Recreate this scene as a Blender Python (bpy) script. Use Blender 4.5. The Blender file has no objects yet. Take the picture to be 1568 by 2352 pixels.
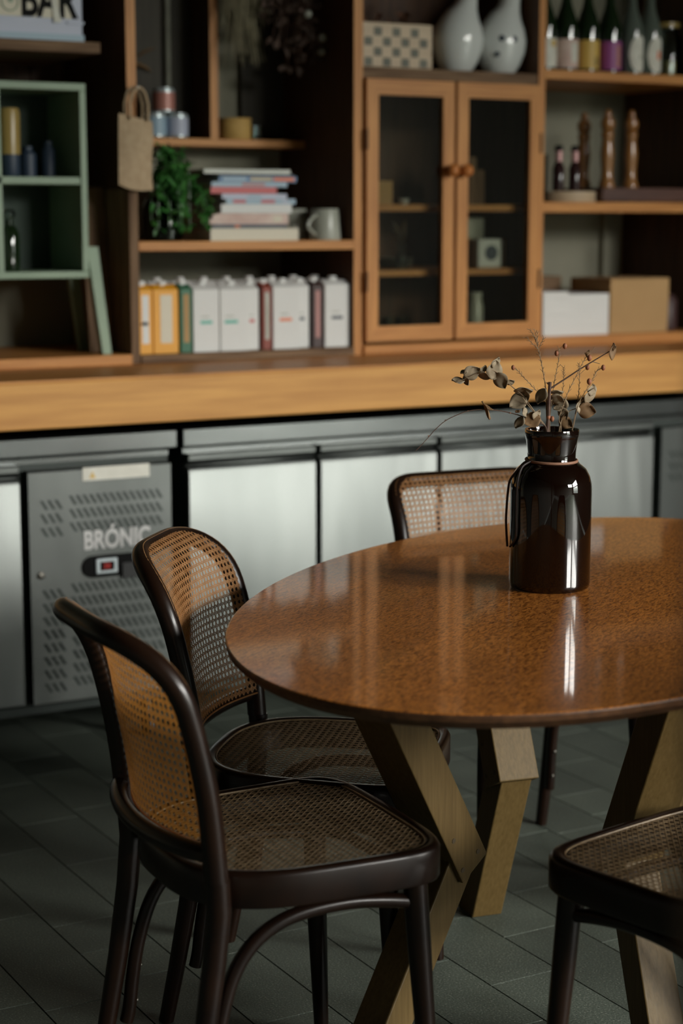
import bpy, math, random
from mathutils import Vector, Matrix
random.seed(7)
PI = math.pi
S = bpy.context.scene
COL = S.collection

# ------------------------------------------------------------------ camera
CAM_Z = 1.42
PITCH = 9.1435
HEAD = 60.49
cd = bpy.data.cameras.new('camera')
cd.sensor_fit = 'VERTICAL'; cd.sensor_height = 36.0; cd.sensor_width = 24.0
cd.lens = 4200.0 / 2352.0 * 36.0
cd.clip_start = 0.05; cd.clip_end = 100
cam = bpy.data.objects.new('camera', cd); COL.objects.link(cam)
cam.location = (0, 0, CAM_Z)
cam.rotation_euler = (math.radians(90 - PITCH), 0, math.radians(HEAD - 90))
cd.dof.use_dof = True
cd.dof.focus_distance = 3.22
cd.dof.aperture_fstop = 2.6
S.camera = cam

# ------------------------------------------------------------------ world and daylight
W = bpy.data.worlds.new('world'); S.world = W
W.use_nodes = True
WN, WL = W.node_tree.nodes, W.node_tree.links
bg = WN['Background']
# overcast sky: dim street level, bright high sky
tcw = WN.new('ShaderNodeTexCoord'); spw = WN.new('ShaderNodeSeparateXYZ'); rpw = WN.new('ShaderNodeValToRGB')
WL.new(tcw.outputs['Generated'], spw.inputs[0]); WL.new(spw.outputs[2], rpw.inputs[0]); WL.new(rpw.outputs[0], bg.inputs[0])
rpw.color_ramp.elements[0].position = .0; rpw.color_ramp.elements[0].color = (.05, .055, .05, 1)
rpw.color_ramp.elements[1].position = .26; rpw.color_ramp.elements[1].color = (1.0, .985, .93, 1)
e_ = rpw.color_ramp.elements.new(.10); e_.color = (.14, .15, .135, 1)
bg.inputs[1].default_value = SKY = 72.0

def portal(loc, rot, sx, sy):
    l = bpy.data.lights.new('window_portal', 'AREA'); l.shape = 'RECTANGLE'
    l.size = sx; l.size_y = sy; l.cycles.is_portal = True
    o = bpy.data.objects.new('window_portal', l); COL.objects.link(o)
    o.location = loc; o.rotation_euler = rot
    return o
WIN_Y0, WIN_Y1, WIN_Z0, WIN_Z1, WALL_X = -5.8, -2.3, 0.45, 2.15, 6.8
CLE_Y0, CLE_Y1, CLE_Z0, CLE_Z1 = -5.8, -2.1, 2.35, 4.05
portal((WALL_X + .16, (WIN_Y0 + WIN_Y1) / 2, (WIN_Z0 + WIN_Z1) / 2), (0, math.radians(90), 0), WIN_Z1 - WIN_Z0, WIN_Y1 - WIN_Y0)

portal((WALL_X + .16, (CLE_Y0 + CLE_Y1) / 2, (CLE_Z0 + CLE_Z1) / 2), (0, math.radians(90), 0), CLE_Z1 - CLE_Z0, CLE_Y1 - CLE_Y0)
FCL_X0, FCL_X1, FCL_Z0 = 4.3, 6.5, 2.6  # front clerestory: unseen opening, added to brighten the right-hand bays
portal(((FCL_X0 + FCL_X1) / 2, -6.4 - .16, (FCL_Z0 + CLE_Z1) / 2), (math.radians(90), 0, 0), FCL_X1 - FCL_X0, CLE_Z1 - FCL_Z0)
S.view_settings.view_transform = 'Standard'
S.view_settings.look = 'None'
S.view_settings.gamma = 1.0
S.view_settings.use_curve_mapping = False
S.view_settings.exposure = 0.2
S.cycles.use_denoising = True
S.cycles.max_bounces = 10
S.cycles.sample_clamp_indirect = 6.0
S.cycles.caustics_reflective = False
S.cycles.caustics_refractive = False

# ------------------------------------------------------------------ materials
def pbr(name, col, rough=.5, metal=0., **kw):
    m = bpy.data.materials.new(name); m.use_nodes = True
    b = m.node_tree.nodes['Principled BSDF']
    b.inputs['Base Color'].default_value = (*col, 1)
    b.inputs['Roughness'].default_value = rough
    b.inputs['Metallic'].default_value = metal
    for k, v in kw.items():
        b.inputs[k.replace('_', ' ')].default_value = v
    return m
def nodes(m): return m.node_tree.nodes, m.node_tree.links, m.node_tree.nodes['Principled BSDF']

def noisy(name, c1, c2, scale=(1, 1, 1), nscale=8, detail=5, rough=.5, bump=0., lo=.3, hi=.7, dist=0., metal=0., coat=0., rvar=0., bdist=.002):
    """two-colour noise material; scale stretches the grain in the object's own axes"""
    m = pbr(name, c1, rough, metal)
    N, L, b = nodes(m)
    tc = N.new('ShaderNodeTexCoord'); mp = N.new('ShaderNodeMapping'); mp.inputs['Scale'].default_value = scale
    n = N.new('ShaderNodeTexNoise'); n.inputs['Scale'].default_value = nscale; n.inputs['Detail'].default_value = detail
    n.inputs['Distortion'].default_value = dist
    r = N.new('ShaderNodeValToRGB')
    r.color_ramp.elements[0].position = lo; r.color_ramp.elements[1].position = hi
    r.color_ramp.elements[0].color = (*c1, 1); r.color_ramp.elements[1].color = (*c2, 1)
    L.new(tc.outputs['Object'], mp.inputs[0]); L.new(mp.outputs[0], n.inputs['Vector'])
    L.new(n.outputs['Fac'], r.inputs[0]); L.new(r.outputs[0], b.inputs['Base Color'])
    if name.split('_')[0] in ('shelf', 'counter', 'oak', 'old', 'dark', 'walnut'): b.inputs['Specular IOR Level'].default_value = .25
    if coat: b.inputs['Coat Weight'].default_value = coat; b.inputs['Coat Roughness'].default_value = .12
    if bump:
        bp = N.new('ShaderNodeBump'); bp.inputs['Strength'].default_value = bump; bp.inputs['Distance'].default_value = bdist
        L.new(n.outputs['Fac'], bp.inputs['Height']); L.new(bp.outputs[0], b.inputs['Normal'])
    return m

M = {}
G = 14
def wood3(key, c1, c2, rough=.45, coat=0., n=9):
    M[key + '_x'] = noisy(key + '_x', c1, c2, (1, G, G), n, rough=rough, coat=coat, bump=.15)
    M[key + '_y'] = noisy(key + '_y', c1, c2, (G, 1, G), n, rough=rough, coat=coat, bump=.15)
    M[key + '_z'] = noisy(key + '_z', c1, c2, (G, G, 1), n, rough=rough, coat=coat, bump=.15)
wood3('shelf', (.44, .180, .050), (.64, .295, .088), .45, n=4)
wood3('counter', (.52, .245, .070), (.70, .36, .105), .5, n=3)
wood3('old', (.10, .055, .03), (.26, .16, .09), .7, n=5)
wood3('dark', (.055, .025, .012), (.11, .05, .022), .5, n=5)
wood3('oak', (.082, .051, .015), (.118, .076, .026), .5, n=12)
M['black_wood'] = noisy('black_wood', (.022, .018, .010), (.040, .032, .020), (14, 14, 1), 5, rough=.7)
M['walnut'] = noisy('walnut', (.006, .0028, .0018), (.014, .006, .003), (1, 1, 1), 14, rough=.32, coat=.1)
M['wall'] = noisy('wall', (.25, .24, .18), (.33, .315, .24), (1, 1, 1), 3, rough=.9, bump=.2, bdist=.004)
M['room'] = noisy('room', (.07, .07, .06), (.09, .09, .078), (1, 1, 1), 2, rough=.9)
M['ceil'] = noisy('ceil', (.06, .06, .05), (.08, .08, .07), (1, 1, 1), 2, rough=.9)
M['steel'] = noisy('steel', (.088, .095, .091), (.128, .136, .130), (1, 1, .25), 3, 3, rough=.40, metal=1., bump=1., bdist=.008)
M['steel_plain'] = noisy('steel_plain', (.135, .145, .141), (.17, .180, .176), (.2, 1, 1), 20, 3, rough=.27, metal=1.)
M['rubber'] = pbr('rubber', (.012, .013, .013), .55)
M['black'] = pbr('black', (.004, .004, .004), .7, Specular_IOR_Level=.15)
M['gasket'] = pbr('gasket', (.02, .03, .025), .6)
M['white_card'] = noisy('white_card', (.68, .68, .66), (.78, .78, .76), nscale=3, rough=.6)
M['paper'] = noisy('paper', (.70, .70, .68), (.82, .82, .80), (1, 1, 60), 8, rough=.8, bump=.2)
M['kraft'] = noisy('kraft', (.42, .25, .10), (.52, .32, .14), nscale=4, rough=.75)
M['yellow'] = pbr('yellow', (.80, .36, .02), .5)
M['orange'] = pbr('orange', (.75, .17, .04), .5)
M['green'] = pbr('green', (.02, .13, .06), .5)
M['brick'] = pbr('brick', (.24, .035, .015), .5)
M['brown'] = pbr('brown', (.05, .022, .02), .5)
M['pink'] = pbr('pink', (.45, .20, .18), .5)
M['teal'] = pbr('teal', (.06, .42, .33), .5)
M['navy'] = pbr('navy', (.02, .035, .06), .5)
M['blue'] = pbr('blue', (.06, .16, .32), .45)
M['ltblue'] = pbr('ltblue', (.30, .42, .52), .45)
M['red'] = pbr('red', (.50, .05, .05), .45)
M['cream'] = pbr('cream', (.66, .60, .47), .5)
M['lilac'] = pbr('lilac', (.45, .48, .60), .45)
M['purple'] = pbr('purple', (.30, .07, .25), .5)
M['gold'] = pbr('gold', (.62, .40, .09), .5)
M['label'] = noisy('label', (.62, .60, .52), (.74, .72, .64), nscale=30, rough=.6)
M['label_pink'] = noisy('label_pink', (.55, .36, .31), (.70, .55, .48), nscale=25, rough=.6)
M['ceramic'] = pbr('ceramic', (.70, .72, .70), .18, Coat_Weight=.6)
M['mug'] = noisy('mug', (.33, .34, .28), (.45, .46, .40), nscale=12, rough=.3)
M['sage'] = noisy('sage', (.20, .28, .19), (.27, .36, .25), nscale=6, rough=.5)
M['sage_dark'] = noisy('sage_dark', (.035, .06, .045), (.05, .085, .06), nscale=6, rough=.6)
M['linen'] = noisy('linen', (.43, .31, .19), (.52, .39, .25), nscale=60, rough=.9, bump=.3)
M['basket'] = noisy('basket', (.45, .27, .07), (.60, .38, .12), (1, 1, 8), 30, rough=.7, bump=.4)
M['leaf_green'] = noisy('leaf_green', (.02, .10, .02), (.07, .24, .05), nscale=20, rough=.35)
M['leaf_dry'] = noisy('leaf_dry', (.20, .145, .085), (.40, .33, .23), nscale=45, rough=.75, bump=.3)
M['leaf_brown'] = noisy('leaf_brown', (.13, .07, .03), (.24, .14, .06), nscale=45, rough=.7)
M['stem'] = noisy('stem', (.20, .13, .075), (.34, .24, .14), nscale=60, rough=.8)
M['stem_dark'] = noisy('stem_dark', (.07, .035, .025), (.13, .075, .05), nscale=60, rough=.8)
M['bud'] = pbr('bud', (.30, .11, .05), .6)
M['pampas'] = noisy('pampas', (.24, .21, .13), (.38, .34, .23), nscale=30, rough=.9)
M['dry_dark'] = noisy('dry_dark', (.05, .03, .022), (.12, .075, .055), nscale=30, rough=.8)
M['leather'] = pbr('leather', (.28, .14, .085), .6)
M['leather_dark'] = pbr('leather_dark', (.02, .012, .01), .5)
M['plug'] = pbr('plug', (.055, .034, .012), .6)
M['screw'] = pbr('screw', (.16, .15, .13), .45, 1.)
M['knob'] = noisy('knob', (.50, .17, .045), (.60, .22, .06), nscale=20, rough=.2, coat=.6)
M['mill'] = noisy('mill', (.26, .11, .03), (.40, .19, .06), (8, 8, 1), 6, rough=.25, coat=.5)
M['mahog'] = noisy('mahog', (.06, .022, .014), (.11, .042, .026), (1, 6, 6), 5, rough=.35)
M['pink_metal'] = pbr('pink_metal', (.58, .33, .32), .3, .4)
M['tin'] = pbr('tin', (.55, .62, .64), .3, .5)
M['copper'] = pbr('copper', (.46, .20, .16), .4, .1)
M['emblem'] = pbr('emblem', (.62, .61, .60), .4)
M['mug_dark'] = noisy('mug_dark', (.12, .12, .09), (.17, .17, .13), nscale=20, rough=.6)
M['pale_wood'] = noisy('pale_wood', (.50, .37, .24), (.60, .46, .31), (1, 14, 14), 6, rough=.5)
M['copper_dry'] = noisy('copper_dry', (.14, .06, .035), (.24, .11, .06), nscale=30, rough=.8)
M['led'] = pbr('led', (.1, .0, .0), .5, Emission_Color=(1, .05, .03, 1), Emission_Strength=.25)
M['sauce'] = pbr('sauce', (.03, .012, .012), .12)
M['ochre'] = pbr('ochre', (.33, .23, .07), .3)

def glassy(name, tint, refl=.08, alpha=.9, rough=.02):
    """clear pane or thin-walled glass: mostly see-through with a mirror sheen that grows at grazing angles"""
    m = bpy.data.materials.new(name); m.use_nodes = True
    N = m.node_tree.nodes; L = m.node_tree.links; N.clear()
    o = N.new('ShaderNodeOutputMaterial'); t = N.new('ShaderNodeBsdfTransparent'); t.inputs[0].default_value = (*tint, 1)
    g = N.new('ShaderNodeBsdfGlossy'); g.inputs['Roughness'].default_value = rough
    f = N.new('ShaderNodeFresnel'); f.inputs[0].default_value = 1.5
    mx = N.new('ShaderNodeMixShader')
    L.new(f.outputs[0], mx.inputs[0]); L.new(t.outputs[0], mx.inputs[1]); L.new(g.outputs[0], mx.inputs[2]); L.new(mx.outputs[0], o.inputs[0])
    return m
M['pane'] = glassy('pane', (.82, .83, .78))
M['glass'] = glassy('glass', (.86, .92, .90))
M['glass_green'] = glassy('glass_green', (.30, .42, .25))
M['bottle_green'] = pbr('bottle_green', (.008, .018, .006), .06, Coat_Weight=.5)
M['bottle_clear'] = pbr('bottle_clear', (.10, .12, .10), .06, Coat_Weight=.5)
M['amber'] = pbr('amber', (.006, .002, .001), .035, Transmission_Weight=.10, Coat_Weight=.35, Coat_Roughness=.02)

# oval table top: silky-oak veneer with small dark flecks
def veneer():
    m = pbr('veneer', (.4, .15, .04), .2)
    N, L, b = nodes(m)
    tc = N.new('ShaderNodeTexCoord'); 
    def flecks(rot, sc):
        mp = N.new('ShaderNodeMapping'); mp.inputs['Scale'].default_value = sc; mp.inputs['Rotation'].default_value = (0, 0, rot)
        L.new(tc.outputs['Object'], mp.inputs[0])
        n = N.new('ShaderNodeTexNoise'); n.inputs['Scale'].default_value = 1; n.inputs['Detail'].default_value = 3; n.inputs['Distortion'].default_value = 1.0
        L.new(mp.outputs[0], n.inputs['Vector'])
        return n.outputs['Fac']
    a = flecks(.62, (60, 210, 1)); c = flecks(.30, (70, 240, 1))
    # veneer leaves: diagonal bands with different fleck direction
    mp = N.new('ShaderNodeMapping'); mp.inputs['Rotation'].default_value = (0, 0, math.radians(34)); mp.inputs['Scale'].default_value = (0, 1, 0)
    L.new(tc.outputs['Object'], mp.inputs[0])
    sep = N.new('ShaderNodeSeparateXYZ'); L.new(mp.outputs[0], sep.inputs[0])
    mth = N.new('ShaderNodeMath'); mth.operation = 'MULTIPLY_ADD'; mth.inputs[1].default_value = 1 / .46; mth.inputs[2].default_value = 5.33
    L.new(sep.outputs[1], mth.inputs[0])
    fl = N.new('ShaderNodeMath'); fl.operation = 'MODULO'; fl.inputs[1].default_value = 1.0; L.new(mth.outputs[0], fl.inputs[0])
    gt = N.new('ShaderNodeMath'); gt.operation = 'GREATER_THAN'; gt.inputs[1].default_value = .5; L.new(fl.outputs[0], gt.inputs[0])
    mx = N.new('ShaderNodeMix'); mx.data_type = 'FLOAT'
    L.new(gt.outputs[0], mx.inputs[0]); L.new(a, mx.inputs[2]); L.new(c, mx.inputs[3])
    r = N.new('ShaderNodeValToRGB')
    r.color_ramp.elements[0].position = .34; r.color_ramp.elements[0].color = (.155, .042, .005, 1)
    r.color_ramp.elements[1].position = .62; r.color_ramp.elements[1].color = (.60, .215, .038, 1)
    L.new(mx.outputs[0], r.inputs[0])
    big = N.new('ShaderNodeTexNoise'); big.inputs['Scale'].default_value = 2.5; L.new(tc.outputs['Object'], big.inputs['Vector'])
    hs = N.new('ShaderNodeHueSaturation'); 
    mr = N.new('ShaderNodeMapRange'); mr.inputs[1].default_value = .3; mr.inputs[2].default_value = .7; mr.inputs[3].default_value = .85; mr.inputs[4].default_value = 1.12
    L.new(big.outputs['Fac'], mr.inputs[0]); 
    add = N.new('ShaderNodeMath'); add.operation = 'MULTIPLY_ADD'; add.inputs[1].default_value = -.17; L.new(gt.outputs[0], add.inputs[0]); L.new(mr.outputs[0], add.inputs[2])
    L.new(add.outputs[0], hs.inputs['Value']); L.new(r.outputs[0], hs.inputs['Color'])
    L.new(hs.outputs[0], b.inputs['Base Color'])
    b.inputs['Roughness'].default_value = .34
    b.inputs['Coat Weight'].default_value = .8; b.inputs['Coat Roughness'].default_value = .06
    bp = N.new('ShaderNodeBump'); bp.inputs['Strength'].default_value = .12; bp.inputs['Distance'].default_value = .0004
    L.new(mx.outputs[0], bp.inputs['Height']); L.new(bp.outputs[0], b.inputs['Normal'])
    return m
M['veneer'] = veneer()

# rattan cane: slightly translucent strands
def cane(name, ca, cb_, tr):
    m = bpy.data.materials.new(name); m.use_nodes = True
    N, L, b = nodes(m)
    tc = N.new('ShaderNodeTexCoord'); n = N.new('ShaderNodeTexNoise'); n.inputs['Scale'].default_value = 60; L.new(tc.outputs['Object'], n.inputs['Vector'])
    r = N.new('ShaderNodeValToRGB'); r.color_ramp.elements[0].position = .3; r.color_ramp.elements[1].position = .7
    r.color_ramp.elements[0].color = (*ca, 1); r.color_ramp.elements[1].color = (*cb_, 1)
    L.new(n.outputs['Fac'], r.inputs[0]); L.new(r.outputs[0], b.inputs['Base Color'])
    b.inputs['Roughness'].default_value = .38; b.inputs['Coat Weight'].default_value = .3
    t = N.new('ShaderNodeBsdfTranslucent'); t.inputs[0].default_value = (.78, .38, .07, 1)
    mx = N.new('ShaderNodeMixShader'); mx.inputs[0].default_value = tr
    L.new(b.outputs[0], mx.inputs[1]); L.new(t.outputs[0], mx.inputs[2])
    L.new(mx.outputs[0], N['Material Output'].inputs[0])
    return m
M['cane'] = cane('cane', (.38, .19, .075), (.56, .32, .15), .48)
M['cane_seat_shaded'] = cane('cane_seat_shaded', (.17, .115, .06), (.30, .22, .13), .15)  # same cane for the seats, with the shade down there painted into its colour

def stone():
    m = pbr('floor_stone', (.05, .055, .05), .55, Specular_IOR_Level=.35)
    N, L, b = nodes(m)
    tc = N.new('ShaderNodeTexCoord')
    n = N.new('ShaderNodeTexNoise'); n.inputs['Scale'].default_value = 260; n.inputs['Detail'].default_value = 4
    mp = N.new('ShaderNodeMapping'); mp.inputs['Scale'].default_value = (1, 1, 1)
    L.new(tc.outputs['Object'], mp.inputs[0]); L.new(mp.outputs[0], n.inputs['Vector'])
    r = N.new('ShaderNodeValToRGB')
    r.color_ramp.elements[0].position = .35; r.color_ramp.elements[0].color = (.058, .071, .057, 1)
    r.color_ramp.elements[1].position = .78; r.color_ramp.elements[1].color = (.33, .34, .28, 1)
    e = r.color_ramp.elements.new(.6); e.color = (.098, .116, .094, 1)
    L.new(n.outputs['Fac'], r.inputs[0])
    big = N.new('ShaderNodeTexNoise'); big.inputs['Scale'].default_value = 5; big.inputs['Detail'].default_value = 4; L.new(tc.outputs['Object'], big.inputs['Vector'])
    at = N.new('ShaderNodeAttribute'); at.attribute_name = 'tone'
    mr = N.new('ShaderNodeMapRange'); mr.inputs[1].default_value = .25; mr.inputs[2].default_value = .75; mr.inputs[3].default_value = .75; mr.inputs[4].default_value = 1.2
    L.new(big.outputs['Fac'], mr.inputs[0])
    mul = N.new('ShaderNodeMath'); mul.operation = 'MULTIPLY'; L.new(mr.outputs[0], mul.inputs[0]); L.new(at.outputs['Fac'], mul.inputs[1])
    hs = N.new('ShaderNodeHueSaturation'); L.new(mul.outputs[0], hs.inputs['Value']); L.new(r.outputs[0], hs.inputs['Color'])
    L.new(hs.outputs[0], b.inputs['Base Color'])
    bp = N.new('ShaderNodeBump'); bp.inputs['Strength'].default_value = .5; bp.inputs['Distance'].default_value = .0012
    L.new(n.outputs['Fac'], bp.inputs['Height']); L.new(bp.outputs[0], b.inputs['Normal'])
    return m
M['stone'] = stone()
M['grout'] = pbr('grout', (.010, .012, .010), .9)

# ------------------------------------------------------------------ mesh helpers
class MB:
    def __init__(s): s.v = []; s.f = []; s.m = []; s.mat = 0
    def add(s, vs, fs):
        o = len(s.v); s.v += [tuple(v) for v in vs]; s.f += [tuple(i + o for i in f) for f in fs]; s.m += [s.mat] * len(fs); return s
    def box(s, x0, x1, y0, y1, z0, z1):
        return s.add([(x0, y0, z0), (x1, y0, z0), (x1, y1, z0), (x0, y1, z0), (x0, y0, z1), (x1, y0, z1), (x1, y1, z1), (x0, y1, z1)],
                     [(3, 2, 1, 0), (4, 5, 6, 7), (0, 1, 5, 4), (1, 2, 6, 5), (2, 3, 7, 6), (3, 0, 4, 7)])
    def beam(s, a, b, side, w, h):
        """square bar from a to b; side = unit vector across its width w, h = the other thickness"""
        a = Vector(a); b = Vector(b); d = (b - a).normalized(); sd = Vector(side); up = d.cross(sd).normalized()
        vs = []
        for p in (a, b):
            for i, j in ((-1, -1), (1, -1), (1, 1), (-1, 1)): vs.append(p + sd * (w / 2 * i) + up * (h / 2 * j))
        return s.add(vs, [(3, 2, 1, 0), (4, 5, 6, 7), (0, 1, 5, 4), (1, 2, 6, 5), (2, 3, 7, 6), (3, 0, 4, 7)])
    def tube(s, P, R, n=10, cap=True, flat=1.0, updir=None):
        P = [Vector(p) for p in P]
        if not isinstance(R, (list, tuple)): R = [R] * len(P)
        o = len(s.v); up = None; vs = []; fs = []
        for i, p in enumerate(P):
            t = (P[min(i + 1, len(P) - 1)] - P[max(i - 1, 0)]).normalized()
            if up is None:
                ref = Vector(updir) if updir else (Vector((0, 0, 1)) if abs(t.z) < .9 else Vector((1, 0, 0)))
                up = (ref - t * ref.dot(t)).normalized()
            else:
                up = (up - t * up.dot(t)).normalized()
            sd = t.cross(up)
            for k in range(n):
                a = 2 * PI * k / n
                vs.append(p + (sd * math.cos(a) + up * math.sin(a) * flat) * R[i])
        for i in range(len(P) - 1):
            for k in range(n):
                k2 = (k + 1) % n
                fs.append((i * n + k, i * n + k2, (i + 1) * n + k2, (i + 1) * n + k))
        if cap: fs.append(tuple(range(n - 1, -1, -1))); fs.append(tuple(range((len(P) - 1) * n, len(P) * n)))
        return s.add(vs, fs)
    def lathe(s, prof, n=32, c=(0, 0, 0), sx=1., sy=1.):
        vs = []; fs = []; m = len(prof)
        for k in range(n):
            a = 2 * PI * k / n
            for r, z in prof: vs.append((c[0] + r * math.cos(a) * sx, c[1] + r * math.sin(a) * sy, c[2] + z))
        for k in range(n):
            k2 = (k + 1) % n
            for i in range(m - 1): fs.append((k * m + i, k2 * m + i, k2 * m + i + 1, k * m + i + 1))
        if prof[0][0] > 1e-6: fs.append(tuple(k * m for k in range(n - 1, -1, -1)))
        if prof[-1][0] > 1e-6: fs.append(tuple(k * m + m - 1 for k in range(n)))
        return s.add(vs, fs)
    def sphere(s, c, r, n=12, sz=1.):
        return s.lathe([(max(1e-7, r * math.sin(PI * i / n)), -r * sz * math.cos(PI * i / n)) for i in range(n + 1)], n * 2, c)
    def prism(s, pts, axis, a, b):
        """outline pts (2-D) pushed along axis from a to b"""
        def P(u, v, w): return {'x': (w, u, v), 'y': (u, w, v), 'z': (u, v, w)}[axis]
        n = len(pts); vs = [P(u, v, a) for u, v in pts] + [P(u, v, b) for u, v in pts]
        fs = [tuple(range(n)), tuple(range(2 * n - 1, n - 1, -1))] + [(i, i + n, (i + 1) % n + n, (i + 1) % n) for i in range(n)]
        return s.add(vs, fs)
    def xf(s, mat, start=0):
        for i in range(start, len(s.v)): s.v[i] = tuple(mat @ Vector(s.v[i]))
        return s

def spline(P, m=4):
    """smooth curve through the points P"""
    P = [Vector(p) for p in P]; Q = []
    for i in range(len(P) - 1):
        a, b, c, d = P[max(i - 1, 0)], P[i], P[i + 1], P[min(i + 2, len(P) - 1)]
        for k in range(m):
            t = k / m
            Q.append(.5 * ((2 * b) + (c - a) * t + (2 * a - 5 * b + 4 * c - d) * t * t + (3 * b - a - 3 * c + d) * t ** 3))
    Q.append(P[-1]); return Q
def obj(name, mb, mat, parent=None, loc=(0, 0, 0), rz=0., smooth=True, bevel=0., angle=40):
    me = bpy.data.meshes.new(name); me.from_pydata(mb.v, [], mb.f)
    mats = mat if isinstance(mat, (list, tuple)) else [mat]
    for q in mats: me.materials.append(M[q] if isinstance(q, str) else q)
    me.validate(); 
    import bmesh
    bm = bmesh.new(); bm.from_mesh(me)
    if len(mats) > 1 and len(bm.faces) == len(mb.m):
        bm.faces.ensure_lookup_table()
        for i, f in enumerate(bm.faces): f.material_index = mb.m[i]
    bmesh.ops.recalc_face_normals(bm, faces=bm.faces[:]); bm.to_mesh(me); bm.free()
    if smooth:
        me.shade_smooth(); me.set_sharp_from_angle(angle=math.radians(angle))
    o = bpy.data.objects.new(name, me); COL.objects.link(o)
    if parent is not None: o.parent = parent
    o.location = loc; o.rotation_euler = (0, 0, rz)
    if bevel:
        bv = o.modifiers.new('bevel', 'BEVEL'); bv.width = bevel; bv.segments = 2; bv.limit_method = 'ANGLE'; bv.angle_limit = math.radians(50)
    return o
def tag(o, label, cat, group=None):
    o['label'] = label; o['category'] = cat
    if group: o['group'] = group
    return o
def thing(name, label, cat, loc=(0, 0, 0), rz=0., group=None):
    o = bpy.data.objects.new(name, None); COL.objects.link(o); o.empty_display_size = .05
    o.location = loc; o.rotation_euler = (0, 0, rz)
    return tag(o, label, cat, group)
def struct(name, mb, mat, **k):
    o = obj(name, mb, mat, **k); o['kind'] = 'structure'; return o
def copy_thing(o, loc, rz, label, group=None, parent=None):
    c = o.copy(); COL.objects.link(c); c.parent = parent
    for ch in o.children: copy_thing(ch, None, None, None, None, c)
    if parent is None:
        c.location = loc; c.rotation_euler = (0, 0, rz); c['label'] = label
        if group: c['group'] = group
    return c
def text(name, body, size, mat, loc, rot, depth=.0008, parent=None, shear=0., bold=0., sx=1.):
    cu = bpy.data.curves.new(name, 'FONT'); cu.body = body; cu.size = size; cu.extrude = depth; cu.shear = shear; cu.offset = bold
    t = bpy.data.objects.new(name, cu); COL.objects.link(t)
    bpy.context.view_layer.update()
    me = bpy.data.meshes.new_from_object(t.evaluated_get(bpy.context.evaluated_depsgraph_get()))
    bpy.data.objects.remove(t); me.name = name
    me.materials.clear(); me.materials.append(M[mat])
    o = bpy.data.objects.new(name, me); COL.objects.link(o)
    if parent: o.parent = parent
    o.location = loc; o.rotation_euler = rot; o.scale = (sx, 1, 1)
    return o

# ------------------------------------------------------------------ the room
RX0, RX1, RY0, RY1, RZ = -2.6, WALL_X, -6.4, 5.25, 4.2
mb = MB(); mb.box(RX0, RX1, RY0, RY1, -.12, -.004)
tones = []
mb2 = MB()
x = 1.072 - .1535 * 24
g = .0014
while x < RX1:
    y = RY0 + random.random() * .2
    while y < RY1:
        ln = random.choice((.155, .31, .31, .46))
        y1 = min(y + ln, RY1)
        if x > RX0:
            x0_, x1_, y0_, y1_ = x + g, x + .1535 - g, y + g, y1 - g
            if y1_ > y0_ + .01 and x1_ < RX1:
                o = len(mb2.v); c = .00015
                mb2.add([(x0_, y0_, -.004), (x1_, y0_, -.004), (x1_, y1_, -.004), (x0_, y1_, -.004),
                         (x0_ + c, y0_ + c, 0), (x1_ - c, y0_ + c, 0), (x1_ - c, y1_ - c, 0), (x0_ + c, y1_ - c, 0)],
                        [(4, 5, 6, 7), (0, 1, 5, 4), (1, 2, 6, 5), (2, 3, 7, 6), (3, 0, 4, 7)])
                tones += [random.uniform(.72, 1.12)] * 5
        y = y1
    x += .1535
nb = len(mb.f); mb.mat = 1; mb.m = [1] * nb
mb.add(mb2.v, mb2.f); mb.m = [1] * nb + [0] * len(mb2.f)
fl = struct('floor', mb, ['stone', 'grout'], smooth=False)
at = fl.data.attributes.new('tone', 'FLOAT', 'FACE')
at.data.foreach_set('value', [1.0] * nb + tones if len(fl.data.polygons) == nb + len(tones) else [1.0] * len(fl.data.polygons))
struct('ceiling', MB().box(RX0, RX1, RY0, RY1, RZ, RZ + .12), 'ceil', smooth=False)
struct('wall_back', MB().box(RX0, RX1, RY1, RY1 + .12, 0, RZ), 'wall', smooth=False)
struct('wall_left', MB().box(RX0 - .12, RX0, RY0, RY1, 0, RZ), 'room', smooth=False)
struct('wall_front', MB().box(RX0, RX1, RY0 - .12, RY0, 0, FCL_Z0).box(RX0, RX1, RY0 - .12, RY0, CLE_Z1, RZ).box(RX0, FCL_X0, RY0 - .12, RY0, FCL_Z0, CLE_Z1).box(FCL_X1, RX1, RY0 - .12, RY0, FCL_Z0, CLE_Z1), 'room', smooth=False)
mb = MB()
for i in range(4):
    xx = FCL_X0 + (FCL_X1 - FCL_X0) * i / 3; mb.box(xx - (.03 if i else 0), xx + (.03 if i < 3 else 0), RY0 - .10, RY0 - .03, FCL_Z0, CLE_Z1)
mb.box(FCL_X0, FCL_X1, RY0 - .10, RY0 - .03, FCL_Z0, FCL_Z0 + .05).box(FCL_X0, FCL_X1, RY0 - .10, RY0 - .03, CLE_Z1 - .05, CLE_Z1)
struct('fill_window', mb, 'dark_z', smooth=False)  # frame of the clerestory added as fill light
mb = MB()
X_ = (RX1, RX1 + .14)
mb.box(*X_, RY0, RY1, 0, WIN_Z0).box(*X_, RY0, RY1, CLE_Z1, RZ)
mb.box(*X_, RY0, WIN_Y0, WIN_Z0, CLE_Z1).box(*X_, WIN_Y1, CLE_Y1, WIN_Z0, CLE_Z0).box(*X_, CLE_Y1, RY1, WIN_Z0, CLE_Z1).box(*X_, WIN_Y0, WIN_Y1, WIN_Z1, CLE_Z0)
struct('wall_right', mb, 'room', smooth=False)
mb = MB()
nwin = 3
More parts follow.
